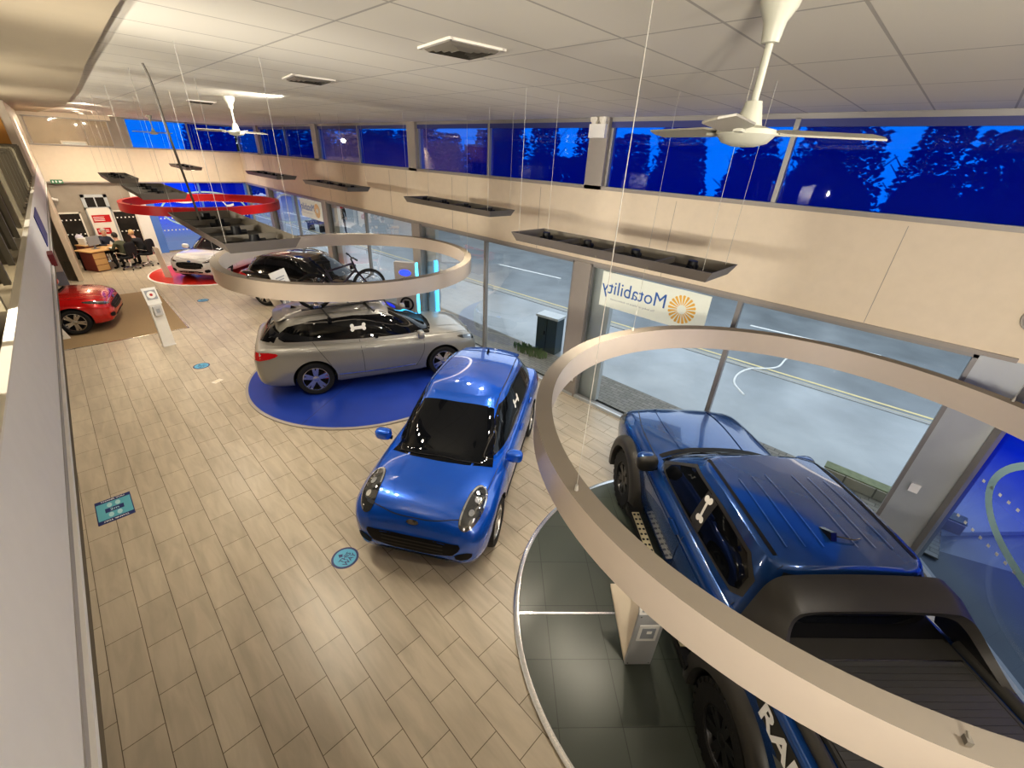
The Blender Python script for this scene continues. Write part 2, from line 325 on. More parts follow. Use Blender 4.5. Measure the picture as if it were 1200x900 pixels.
win = S('window_21', fcu, MAT['greyframe']); bm = B(); quad(bm, [ch(0, ZT+.05, -.02), ch(4.5, ZT+.05, -.02), ch(4.5, ZC-.05, -.02), ch(0, ZC-.05, -.02)]); obj('pane', bm, MAT['bluefilm'], win)
S('wall_back', lambda b: box(b, (-1.7, -4.3, 2.63), (10, .2, 5.3)), MAT['cream'])
S('wall_left', lambda b: box(b, (-6.5, 10.5, 2.63), (.2, 29.6, 5.3)), MAT['cream'])
# ------------- end wall
def eb(b, x0, x1, z0, z1, y0=YE, d=.1, mi=0): box(b, ((x0+x1)/2, y0+d/2, (z0+z1)/2), (x1-x0, d, z1-z0), mi)
S('wall_far', lambda b: (eb(b, -6.4, 2.4, 0, ZB, YE+.06), eb(b, 2.4, 7.2, -.02, .06, YE)), MAT['stone'])
S('wall_far_band', lambda b: eb(b, -.2, 7.3, ZB, ZT, YE-.05, .3), MAT['cream'])
S('trim_60', lambda b: (eb(b, -.2, 6.95, ZB, ZB+.05, YE-.09, .06), eb(b, -.2, 6.95, ZT, ZT+.05, YE-.09, .2)), MAT['pillar'])
S('trim_61', lambda b: eb(b, 2.4, 2.82, 0, ZB, YE-.1, .3), MAT['white'])
S('trim_62', lambda b: eb(b, 2.5, 2.97, ZT, ZC, YE-.02, .3), MAT['stone'])
def darkwin(name, x0, x1, z0, z1, rows):
    w = S(name, lambda b: (eb(b, x0, x0+.05, z0, z1, YE-.02, .08), eb(b, x1-.05, x1, z0, z1, YE-.02, .08), eb(b, x0, x1, z1-.05, z1, YE-.02, .08)), MAT['offwhite'])
    bm = B(); eb(bm, x0+.05, x1-.05, z0, z1-.05, YE+.01, .03); obj('pane', bm, MAT['darkwin'], w)
    bm = B()
    for z in rows:
        n = int((x1-x0-.2)/.13)
        for i in range(n+1): eb(bm, x0+.1+i*.13, x0+.145+i*.13, z, z+.045, YE+.002, .006)
    obj('safety_dots', bm, MAT['paper'], w); return w
darkwin('window_30', -.08, .66, 0.02, 1.83, (1.52, .98)); darkwin('window_31', 1.62, 2.4, 0.02, 1.85, (1.55, 1.0))
dr = S('door_1', lambda b: (eb(b, .84, .95, 0, 2.47, YE-.06, .12), eb(b, 1.53, 1.64, 0, 2.47, YE-.06, .12), eb(b, .84, 1.64, 2.37, 2.47, YE-.06, .12), eb(b, .84, 1.64, 1.92, 2.0, YE-.06, .12), eb(b, 1.22, 1.26, 2.0, 2.37, YE-.06, .1)), MAT['lightframe'])
bm = B(); eb(bm, .95, 1.53, .02, 1.92, YE, .03); eb(bm, .95, 1.53, 2.0, 2.37, YE, .03); obj('pane', bm, MAT['darkwin'], dr)
win = S('window_32', lambda b: (eb(b, 2.82, 3.12, 0, ZB, YE-.04, .1), eb(b, 6.8, 6.95, 0, ZB, YE-.04, .1), eb(b, 4.9, 4.98, 0, ZB, YE-.03, .08)), M('blue_frame', (.10, .22, .60), .4))
bm = B(); quad(bm, [(3.1, YE+.03, .02), (6.85, YE+.03, .02), (6.85, YE+.03, ZB), (3.1, YE+.03, ZB)]); obj('pane', bm, MAT['bluefadefar'], win)
for z in (1.45, .95):
    bm = B()
    for i in range(26): box(bm, (3.2+i*.14, YE+.022, z), (.05, .006, .045))
    obj('safety_dots', bm, MAT['paper'], win)
fe = lambda s, z, n: V((s, YE+.02-n, z))
obj('oval_outline', oval(5.0, 1.75, 1.72, .80, .07, .006, fe), MAT['stickpale'], win)
bm = B(); W = catmull([(3.9, 2.16), (4.3, 2.10), (4.7, 2.16), (5.1, 2.32), (5.5, 2.30), (5.75, 2.12), (5.9, 1.9), (6.2, 1.95)], 6)
strip2(bm, [fe(x, z+.05, .006) for x, z in W], [fe(x, z-.05, .006) for x, z in W]); obj('script_stroke', bm, MAT['paper'], win)
win = S('window_33', lambda b: (eb(b, .12, .17, ZT+.05, 5.12, YE-.02, .08), eb(b, 2.45, 2.5, ZT+.05, 5.12, YE-.02, .08), eb(b, .12, 2.5, 5.08, 5.14, YE-.02, .08), eb(b, 1.72, 1.735, ZT+.05, 5.08, YE, .03)), MAT['pillar'])
bm = B(); quad(bm, [(.15, YE+.02, ZT+.05), (2.47, YE+.02, ZT+.05), (2.47, YE+.02, 5.1), (.15, YE+.02, 5.1)]); obj('pane', bm, MAT['officeglass'], win)
S('trim_63', lambda b: eb(b, -.2, 2.6, 5.12, ZC, YE-.05, .25), MAT['cream'])
win = S('window_34', lambda b: (eb(b, 2.97, 3.05, ZT, ZC, YE-.02, .08), eb(b, 5.08, 5.14, ZT, ZC, YE-.02, .08), eb(b, 3, 6.95, ZC-.05, ZC, YE-.02, .08)), MAT['greyframe'])
bm = B(); quad(bm, [(3.02, YE+.03, ZT), (6.9, YE+.03, ZT), (6.9, YE+.03, ZC), (3.02, YE+.03, ZC)]); obj('pane', bm, MAT['bluefilm'], win)
# office behind the glass, upper far left
S('wall_office', lambda b: (box(b, (1.2, 29.4, 4.7), (3.6, .1, 1.4)), box(b, (-.5, 27.3, 4.7), (.1, 4.1, 1.4)), box(b, (2.95, 27.4, 4.7), (.1, 4.1, 1.4)), box(b, (1.2, 27.4, 5.4), (3.6, 4.2, .1)), box(b, (1.2, 27.4, 4.0), (3.6, 4.2, .1))), MAT['stone'])
win = S('window_35', lambda b: (box(b, (1.5, 29.3, 4.29), (.86, .06, .05)), box(b, (1.09, 29.3, 4.1), (.05, .06, .4)), box(b, (1.91, 29.3, 4.1), (.05, .06, .4))), MAT['white'])
bm = B(); quad(bm, [(1.1, 29.32, 4.06), (1.9, 29.32, 4.06), (1.9, 29.32, 4.28), (1.1, 29.32, 4.28)]); obj('pane', bm, M('pale_pane', (.5, .58, .62), .3, emit=(.6, .7, .75), estr=.3), win)
# ------------- left: mezzanine edge with its white parapet, wall beyond it
PA, PB = -.46, .02
def px_(y, n=0.): return PA+PB*y-n
def parbox(b, y0, y1, z0, z1, n0, n1): prism(b, [(px_(y0, n0), y0, z0), (px_(y1, n0), y1, z0), (px_(y1, n0), y1, z1), (px_(y0, n0), y0, z1)], (-(n1-n0), 0, 0))
S('wall_mezzanine', lambda b: parbox(b, -4.1, 25.1, 2.99, 3.58, 0, .03), MAT['white'])
S('trim_70', lambda b: parbox(b, -4.1, 25.1, 3.58, 3.595, -.008, .035), MAT['offwhite'])
S('trim_71', lambda b: parbox(b, -4.1, 25.1, 2.955, 2.99, -.005, .14), M('trim_grey', (.36, .34, .32), .5))
S('trim_72', lambda b: parbox(b, -4.1, 25.1, 2.925, 2.955, -.02, .14), MAT['white'])
S('floor_mezzanine', lambda b: parbox(b, -4.1, 25.1, 2.72, 2.92, .02, 5.8), MAT['mezz'])
S('wall_mezzanine_far', lambda b: (parbox(b, 17.3, 25.15, 3.61, ZC, .0, .12), box(b, (-3.3, 17.36, 4.1), (6.3, .1, 2.3))), MAT['cream'])
S('wall_left_lower', lambda b: parbox(b, 21.3, 25.2, 0, 2.92, .02, .16), MAT['cream'])
o = S('trim_73', lambda b: (box(b, (-.62, 20.9, 1.7), (.34, .4, 2.4)),), M('pinkish_column', (.42, .34, .32), .6)); 
o2 = S('trim_74', lambda b: box(b, (-.62, 20.88, .25), (.36, .42, .5)), M('column_base', (.16, .17, .22), .5))
# parapet banner, little maroon sign
bm = B(); parbox(bm, 9.7, 11.0, 3.07, 3.5, -.012, -.002); tag(obj('wall_banner', bm, MAT['navypanel']), 'navy blue banner on the white mezzanine parapet', 'banner')
bm = B(); box(bm, (px_(9.0)+.03, 9.0, 3.02), (.06, .3, .16)); tag(obj('warning_sign', bm, MAT['maroon']), 'small maroon box sign on the bottom edge of the white parapet', 'sign')
# orange board on the cream wall above the ledge
bm = B(); box(bm, (-1.25, 17.29, 4.6), (1.96, .03, .72)); tag(obj('wall_board', bm, MAT['orangewood']), 'orange wooden board on the cream wall at upper left', 'board')
# row of upright ribbed screens along the ledge
for k in range(21):
    y = 16.9-k*.75; t = thing('ledge_screen', 'beige upright screen, one of a receding row behind the white parapet', 'screen', (px_(y, .035), y, 3.60), 0, 'screens along the mezzanine ledge')
    bm = B(); box(bm, (-.75, 0, .34), (1.4, .05, .68)); obj('panel', bm, MAT['ledge'], t)
    bm = B(); box(bm, (-.03, 0, .34), (.04, .09, .70)); box(bm, (-.75, 0, .70), (1.44, .09, .03)); obj('edge_strip', bm, MAT['ledgeedge'], t)

# ------------------------------------------------------------------ outside
RA = radians(-2.6)
S('ground_street', lambda b: box(b, (32, 14, -.16), (50, 90, .1)), MAT['asphalt'])
def street(x0, x1, y0, y1, z0, z1):
    def f(b):
        def T(x, y): return V((x-.046*y, y, 0))
        prism(b, [T(x0, y0)+V((0, 0, z0)), T(x1, y0)+V((0, 0, z0)), T(x1, y1)+V((0, 0, z0)), T(x0, y1)+V((0, 0, z0))], (0, 0, z1-z0))
    return f
S('ground_pavement', lambda b: prism(b, [(7.3, -.95, -.12), (9.6, -3.0, -.12), (12.0, -12, -.12), (12.35, -12, -.12), (10.3, 45, -.12), (7.3, 45, -.12)], (0, 0, .085)), MAT['pavement'])
S('trim_80', street(11.85, 12.0, -12, 45, -.13, -.02), MAT['kerb'])
S('ground_paving', lambda b: (box(b, (7.75, 14, -.03), (1.1, 31, .02)),), MAT['paving'])
for k, x in enumerate((12.15, 12.38)): S('trim_%d' % (81+k), street(x, x+.09, -12, 45, -.112, -.105), MAT['yelpaint'])
bm = B()
for k in range(9):
    y = -5.6+k*5.8; a = 15.95-.085*(y-2.4)
    prism(bm, [(a, y, -.112), (a+.12, y, -.112), (a-.31, y+3.6, -.112), (a-.43, y+3.6, -.112)], (0, 0, .006))
tag(obj('lane_marking', bm, MAT['roadpaint']), 'broken white centre line on the road', 'road marking')['kind'] = 'stuff'
S('trim_83', street(20.2, 20.34, -12, 45, -.13, -.03), MAT['kerb'])
S('ground_verge', street(20.34, 24, -12, 45, -.13, -.05), MAT['pavement'])
bm = B(); tube(bm, catmull([(10.1, 2.1, -.035), (10.5, 2.45, -.035), (10.9, 2.58, -.035), (11.35, 2.6, -.035), (11.8, 2.48, -.03), (12.4, 2.2, -.105), (12.8, 2.06, -.105), (13.5, 2.08, -.105), (14.1, 1.97, -.105)], 5), .025); tag(obj('chalk_mark', bm, MAT['roadpaint']), 'curved white survey mark sprayed across kerb and road', 'road marking')
bm = B()
for i in range(240):
    a = random.random()*6.28; r = .42*math.sqrt(random.random()); x, y = 7.95+r*cos(a)*.6, 6.95+r*sin(a)*1.4; h = .04+.06*random.random()
    quad(bm, [(x-.02, y, -.02), (x+.02, y, -.02), (x+.02, y+.02, h), (x-.01, y+.02, h)])
o = tag(obj('grass_tuft', bm, MAT['grass']), 'patch of grass beside the dark street cabinet', 'grass'); o['kind'] = 'stuff'
# street cabinet
t = thing('street_cabinet', 'dark green street cabinet standing on the pavement', 'cabinet', (8.42, 6.72, -.03), radians(8))
bm = B(); box(bm, (0, 0, .5), (.36, .62, .96)); obj('case', bm, MAT['cabinet'], t)
bm = B(); box(bm, (0, 0, 1.0), (.42, .68, .06)); obj('lid', bm, MAT['lightframe'], t)
bm = B(); box(bm, (-.185, 0, .5), (.01, .01, .9)); box(bm, (-.19, .06, .55), (.02, .03, .1)); obj('door_handle', bm, MAT['black'], t)
# low block wall near the corner
t = thing('garden_wall', 'low brick wall outside the corner window', 'wall', (8.15, -.8, -.03), 0)
bm = B(); box(bm, (0, 0, .09), (.24, 1.8, .18)); obj('brickwork', bm, tile_mat('garden_wall_blocks', (.30, .28, .22), (.36, .34, .27), (.14, .13, .10), .42, .1, .5, (0, 0), True, .7, .012, streak=(3, 3, 3)), t)
bm = B(); box(bm, (0.02, 0, .19), (.22, 1.82, .02)); obj('coping', bm, M('mossy_stone', (.17, .19, .11), .8, var=.4, scale=12), t)
# bench on the far pavement
t = thing('bench', 'dark bench on the far pavement below the distant window sign', 'bench', (11.4, 28.7, -.1), radians(10))
bm = B(); box(bm, (0, 0, .5), (.5, 1.6, .1)); obj('seat', bm, MAT['black'], t)
bm = B(); box(bm, (.25, 0, .78), (.08, 1.6, .4)); obj('backrest', bm, MAT['black'], t)
for s in (-1, 1):
    bm = B(); box(bm, (0, s*.65, .22), (.45, .08, .46)); obj('leg', bm, MAT['black'], t)
# trees across the road, dark against the sky
def tree(x, y, h, w, label):
    t = thing('tree', label, 'tree', (x, y, -.1), random.random()*6, 'trees across the road')
    bm = B(); cyl(bm, (0, 0, 0), (0, 0, h*.6), .22, .08, 8)
    for i in range(7):
        a = random.random()*6.28; cyl(bm, (0, 0, h*(.3+.05*i)), (w*.5*cos(a), w*.5*sin(a), h*(.55+.06*i)), .06, .02, 5)
    obj('trunk', bm, MAT['bark'], t)
    bm = B()
    for i in range(3200):
        z = random.random()**1.15; r = w*math.sqrt(random.random())*(1-.75*abs(z-.35)**1.2)*.46; a = random.random()*6.28
        c = V((r*cos(a), r*sin(a), h*(.05+.95*z))); s = .06+.16*random.random()
        u, v, _ = frame_of((random.random()-.5, random.random()-.5, random.random()-.5+.01))
        quad(bm, [c-u*s, c-v*s*.6, c+u*s, c+v*s*.6])
    blob(bm, (0, 0, h*.34), (w*.40, w*.40, h*.34), 2.2, 14, 9); obj('foliage', bm, MAT['tree'], t)
for i in range(38):
    y = -17+(i//2)*4.3+(2.1 if i % 2 else 0)+random.uniform(-.6, .6); h = random.uniform(4.8, 7.4)+(1.6 if i % 2 else 0)
    tree((32 if i % 2 else 26.5)+random.uniform(-.6, .6), y, h, random.uniform(3.4, 4.6), 'dark bare-topped tree across the road, seen through the blue glazing')
for i in range(5):
    tree(10.5+i*2.9, 47+i*2.6+random.uniform(-.5, .5), random.uniform(6.4, 8.0), 4.2, 'dark bare-topped tree across the road, seen through the blue glazing')
# ------------------------------------------------------------------ cars
def loft_lower(A, half_sub=3, nx=64):
    """A: dict of arrays X zb zs zc hm ht -> closed bmesh body shell"""
    X = A['X']; bm = B(); rows = []
    # denser near the ends
    xs = sorted(set([X[0]+(X[-1]-X[0])*(.5-.5*cos(pi*i/nx)) for i in range(nx+1)]))
    def sect(x, s=1., xo=None):
        g = {k: pchip(X, A[k], x) for k in ('zb', 'zs', 'zc', 'hm', 'ht')}
        zb, zs, zc, hm, ht = g['zb'], g['zs'], g['zc'], g['hm'], g['ht']; tk = A.get('tuck', .93)
        P = [(0, zb), (.75*hm, zb), (tk*hm, zb+.03), (hm*.985, zb+.30*(zs-zb)), (hm, zb+.55*(zs-zb)), (hm*.985, zs-.16*(zs-zb)), (ht, zs), (ht*.90, zs+.45*(zc-zs)), (ht*.5, zc-.12*(zc-zs)), (0, zc)]
        H = catmull(P, half_sub); zm = .5*(zb+zc)
        H = [(max(0, y), z) for y, z in H]
        full = H+[(-y, z) for y, z in H[-2:0:-1]]
        return [bm.verts.new((x if xo is None else xo, y*s, zm+(z-zm)*s)) for y, z in full]
    seq = [(X[0], .55, X[0]-.028), (X[0], .85, X[0]-.02)]+[(x, 1., None) for x in xs]+[(X[-1], .85, X[-1]+.02), (X[-1], .55, X[-1]+.028)]
    for x, s, xo in seq: rows.append(sect(x, s, xo))
    n = len(rows[0])
    for a, b in zip(rows, rows[1:]):
        for k in range(n): bm.faces.new((a[k], b[k], b[(k+1) % n], a[(k+1) % n]))
    bm.faces.new(rows[0]); bm.faces.new(rows[-1][::-1])
    return bm
def cut_arches(bm, wheels, Ra, y0, mats_inner=1):
    bmesh.ops.recalc_face_normals(bm, faces=bm.faces[:])
    me = bpy.data.meshes.new('tmp'); bm.to_mesh(me); bm.free(); o = bpy.data.objects.new('tmp', me); COL.objects.link(o)
    cb = B()
    for x, z in wheels:
        for s in (-1, 1): cyl(cb, (x, s*y0, z), (x, s*1.6, z), Ra, Ra, 40)
    bmesh.ops.recalc_face_normals(cb, faces=cb.faces[:])
    cm = bpy.data.meshes.new('tmpc'); cb.to_mesh(cm); cb.free(); co = bpy.data.objects.new('tmpc', cm); COL.objects.link(co)
    md = o.modifiers.new('b', 'BOOLEAN'); md.operation = 'DIFFERENCE'; md.object = co; md.solver = 'EXACT'
    res = evald(o); out = B(); out.from_mesh(res)
    for ob in (o, co): bpy.data.objects.remove(ob)
    for f in out.faces:
        f.material_index = 0; c = f.calc_center_median()
        for x, z in wheels:
            d = math.hypot(c.x-x, c.z-z)
            if d < Ra+.004 and (abs(c.y) < y0+.01 or f.normal.dot(V((x-c.x, 0, z-c.z))) > .5*max(d, .01)): f.material_index = mats_inner
    return out
def cabin(bm, D, mi=0, seg=128):
    """greenhouse: stacked rounded-rectangle outlines"""
    def out(xf, xr, hw, n, zf):
        cx, ax = (xf+xr)/2, (xf-xr)/2; r = []; FN = 1440
        for k in range(FN):
            t = 2*pi*k/FN; c, s = cos(t), sin(t); nn = n if c > 0 else D.get('nr', n)
            r.append((cx+ax*math.copysign(abs(c)**(2/nn), c), hw*math.copysign(abs(s)**(2/n), s)))
        # even spacing along the outline
        ln = [0]
        for k in range(FN): ln.append(ln[-1]+math.dist(r[k], r[(k+1) % FN]))
        q = []; j = 0
        for k in range(seg):
            L = ln[-1]*k/seg
            while ln[j+1] < L: j += 1
            f = (L-ln[j])/max(1e-9, ln[j+1]-ln[j]); a, b = r[j], r[(j+1) % FN]; q.append((a[0]+(b[0]-a[0])*f, a[1]+(b[1]-a[1])*f))
        r = q
        return [bm.verts.new((x, y, zf(x, y))) for x, y in r]
    lv = [0, .1, .2, .3, .4, .5, .6, .7, .8, .88, .94, .98]; rows = []
    zb = lambda x: pchip(*D['zb'], x); zr = lambda x: pchip(*D['zr'], x)
    for t in lv:
        bu = D.get('bulge', .06)*sin(pi*min(1, t))
        xf = D['xf'][0]+(D['xf'][1]-D['xf'][0])*t+bu; xr = D['xr'][0]+(D['xr'][1]-D['xr'][0])*t-D.get('rbulge', .04)*sin(pi*t)
        hw = D['hw'][0]+(D['hw'][1]-D['hw'][0])*t+.02*sin(pi*t)
        rows.append(out(xf, xr, hw, D['n'], lambda x, y, t=t: zb(x)+t*(zr(x)-zb(x))))
    xf, xr, hw = D['xf'][1], D['xr'][1], D['hw'][1]; cr = D.get('crown', .05); cx, ax = (xf+xr)/2, (xf-xr)/2
    for s in (.965, .92, .85, .75, .65, .5, .35, .2, .08):
        e = (1-s)
        rows.append(out(cx+ax*s, cx-ax*s, hw*s, D['n'] if s > .5 else 3, lambda x, y: zr(x)+cr*(1-(y/hw)**2)*.8+cr*.2*(1-s)))
    for a, b in zip(rows, rows[1:]):
        for k in range(seg): bm.faces.new((a[k], a[(k+1) % seg], b[(k+1) % seg], b[k])).material_index = mi
    bm.faces.new(rows[-1]).material_index = mi
    bm.faces.new(rows[0][::-1]).material_index = mi
    return bm
class Car:
    def __init__(s, t, bm, res=.07): s.t = t; s.res = res; bm.normal_update(); s.bvh = BVHTree.FromBMesh(bm)
    def hit(s, p, d, off=.004):
        p = V(p); d = V(d).normalized(); h = s.bvh.ray_cast(p-d*4, d)
        if h[0] is None: h = s.bvh.find_nearest(p)
        n = h[1]; n = -n if n.dot(d) > 0 else n
        return h[0]+n*off, n
    def patch(s, name, pts, d, mat, off=.004, parent=None, rnd=0, thick=0, label=None, sm=60):
        u, v, d = frame_of(d); P = [V(p) for p in pts]
        Q = [(p.dot(u), p.dot(v)) for p in P]
        for _ in range(rnd):   # corner cutting
            Q = [q for i in range(len(Q)) for a, b in [(Q[i], Q[(i+1) % len(Q)])] for q in ((a[0]*.75+b[0]*.25, a[1]*.75+b[1]*.25), (a[0]*.25+b[0]*.75, a[1]*.25+b[1]*.75))]
        bm = B(); bm.faces.new([bm.verts.new((a, b, 0)) for a, b in Q]); bmesh.ops.triangulate(bm, faces=bm.faces[:])
        for ax in (0, 1):
            lo, hi = min(q[ax] for q in Q), max(q[ax] for q in Q); n = int((hi-lo)/s.res)
            for i in range(1, n+1):
                co = V((0, 0, 0)); co[ax] = lo+(hi-lo)*i/(n+1); no = V((0, 0, 0)); no[ax] = 1
                bmesh.ops.bisect_plane(bm, geom=bm.verts[:]+bm.edges[:]+bm.faces[:], plane_co=co, plane_no=no, dist=1e-5)
        return s.finish(bm, lambda co: u*co.x+v*co.y, d, name, mat, off, parent, thick, label, sm)
    def finish(s, bm, fn, d, name, mat, off, parent, thick, label, sm=60):
        bm.normal_update()
        for v in bm.verts: v.co, n = s.hit(fn(v.co), d, off)
        if thick:
            bmesh.ops.recalc_face_normals(bm, faces=bm.faces[:])
            bm.normal_update()
            if bm.faces and sum(f.normal.dot(d)*f.calc_area() for f in bm.faces) > 0: bmesh.ops.reverse_faces(bm, faces=bm.faces[:])
            ret = bmesh.ops.extrude_face_region(bm, geom=bm.faces[:]); bm.normal_update()
            vs = [g for g in ret['geom'] if isinstance(g, bmesh.types.BMVert)]
            for v in vs: v.co = v.co+d*thick if False else v.co-V(d)*thick
        o = obj(name, bm, mat, parent or s.t, smooth=sm)
        if label: o['label'] = label
        return o
    def seam(s, name, pts, d, mat, w=.008, off=.003, parent=None, sub=5):
        P = [V(p) for p in (catmull([tuple(p) for p in pts], sub) if len(pts) > 2 else [V(pts[0]).lerp(V(pts[1]), i/10) for i in range(11)])]
        d = V(d).normalized(); A = []; C = []
        for i, p in enumerate(P):
            t = (P[min(i+1, len(P)-1)]-P[max(i-1, 0)]).normalized(); n = t.cross(d).normalized()*w/2
            A.append(s.hit(p+n, d, off)[0]); C.append(s.hit(p-n, d, off)[0])
        bm = B(); strip2(bm, A, C); return obj(name, bm, mat, parent or s.t, smooth=60)
    def both(s, fn):
        for g in (1, -1): fn(g)
def ell(c, a, b, u, v, n=20, p=2.):
    return [V(c)+V(u)*a*math.copysign(abs(cos(t))**(2/p), cos(t))+V(v)*b*math.copysign(abs(sin(t))**(2/p), sin(t)) for t in [2*pi*i/n for i in range(n)]]
def wheel_meshes(R, w, rim, spokes, alloy, twin=True, knob=False):
    T = Matrix.Rotation(-pi/2, 4, 'X')     # lathe axis -> +Y is the outer face
    bm = B(); h = w/2
    prof = [(rim, -h*.9), (R*.93, -h), (R*.985, -h*.8), (R, -h*.45), (R, h*.45), (R*.985, h*.8), (R*.93, h), (rim*1.06, h*.96), (rim, h*.82), (rim*.97, h*.3)]
    lathe(bm, prof, 40, T); disc_cap(bm, rim*.97, -h*.2, 40, T)
    if knob:
        for i in range(28):
            for sgn in (-1, 1):
                a = 2*pi*(i+.25*sgn)/28; box(bm, (R*.955*cos(a), sgn*h*.68, R*.955*sin(a)), (.07, h*.55, .055), 0, Matrix.Rotation(-a, 3, 'Y'))
    me_t = obj('t', bm, MAT['tyre'], smooth=40).data
    bm = B(); lathe(bm, [(rim*1.0, h*.86), (rim*.95, h*.88), (rim*.90, h*.6), (rim*.86, h*.2), (rim*.3, h*.15), (.0005, h*.15)], 40, T, mi=[0, 0, 1, 1, 1])
    lathe(bm, [(rim*.26, h*.35), (rim*.24, h*.78), (rim*.12, h*.84), (.0005, h*.84)], 20, T)
    for i in range(spokes):
        for k in ((-1, 1) if twin else (0,)):
            a = 2*pi*i/spokes; b0 = a+k*.16; b1 = a+k*(.17 if twin else 0)
            p0 = V((rim*.18*cos(b0), h*.74, rim*.18*sin(b0))); p1 = V((rim*.93*cos(b1), h*.82, rim*.93*sin(b1)))
            d = (p1-p0).normalized(); n = V((0, 1, 0)); c = d.cross(n)*(.028 if twin else .05)*rim/.22
            for q0, q1, sc in [(p0, p1, 1)]:
                a4 = [q0-c, q0+c, q1+c*.8, q1-c*.8]; prism(bm, a4, (0, -h*.28, 0))
    me_r = obj('r', bm, [alloy, MAT['black']], smooth=35).data
    for o in [o for o in COL.objects if o.name in ('t', 'r')]: bpy.data.objects.remove(o)
    return me_t, me_r
def add_wheels(t, wx, y, R, meshes, caliper=None, steer=0.):
    for x in wx:
        for s in (1, -1):
            o = bpy.data.objects.new('wheel', meshes[0]); COL.objects.link(o); o.parent = t; o.location = (x, s*y, R); o.rotation_euler = (0, .3*x, (0 if s > 0 else pi)+(steer if x > 0 else 0))
            r = bpy.data.objects.new('rim', meshes[1]); COL.objects.link(r); r.parent = o
            if caliper:
                bm = B(); a = 2.6; prism(bm, [(R*.42*cos(b), .03, R*.42*sin(b)) for b in (a-.35, a, a+.35)]+[(R*.62*cos(b), .03, R*.62*sin(b)) for b in (a+.35, a, a-.35)], (0, .035, 0))
                obj('brake_caliper', bm, caliper, o)
def bone(car, c, d, u, v, L=.27, parent=None):
    """white bone-shaped window tag"""
    bm = B(); u = V(u); v = V(v); c = V(c)
    P = []; h = L/.27*0+.105
    for cy, a0, a1 in ((.032, 203, -62), (-.032, 62, -203)):
        for i in range(9): q = radians(a0+(a1-a0)*i/8); P.append((h+.036*cos(q), cy+.036*sin(q)))
    P = P+[(-x, y) for x, y in P[::-1]]
    sc = L/.27
    return car.patch('window_tag', [c+u*a*sc+v*b*sc for a, b in P], d, MAT['paper'], .012, label='white bone-shaped tag')
BASE = dict(X=[-2.30, -2.26, -2.15, -1.8, -1.1, 0, .8, 1.25, 1.65, 1.95, 2.15, 2.26, 2.30],
 zb=[.45, .38, .32, .25, .23, .23, .23, .23, .23, .23, .24, .27, .34], zs=[.86, .99, 1.07, 1.09, 1.06, 1.02, 1.0, .985, .955, .91, .84, .75, .64],
 zc=[.90, 1.04, 1.12, 1.13, 1.10, 1.06, 1.07, 1.09, 1.075, 1.03, .94, .81, .68], hm=[.70, .81, .89, .925, .93, .93, .93, .93, .925, .90, .83, .73, .62], ht=[.62, .74, .81, .85, .855, .855, .85, .84, .82, .79, .72, .62, .52])
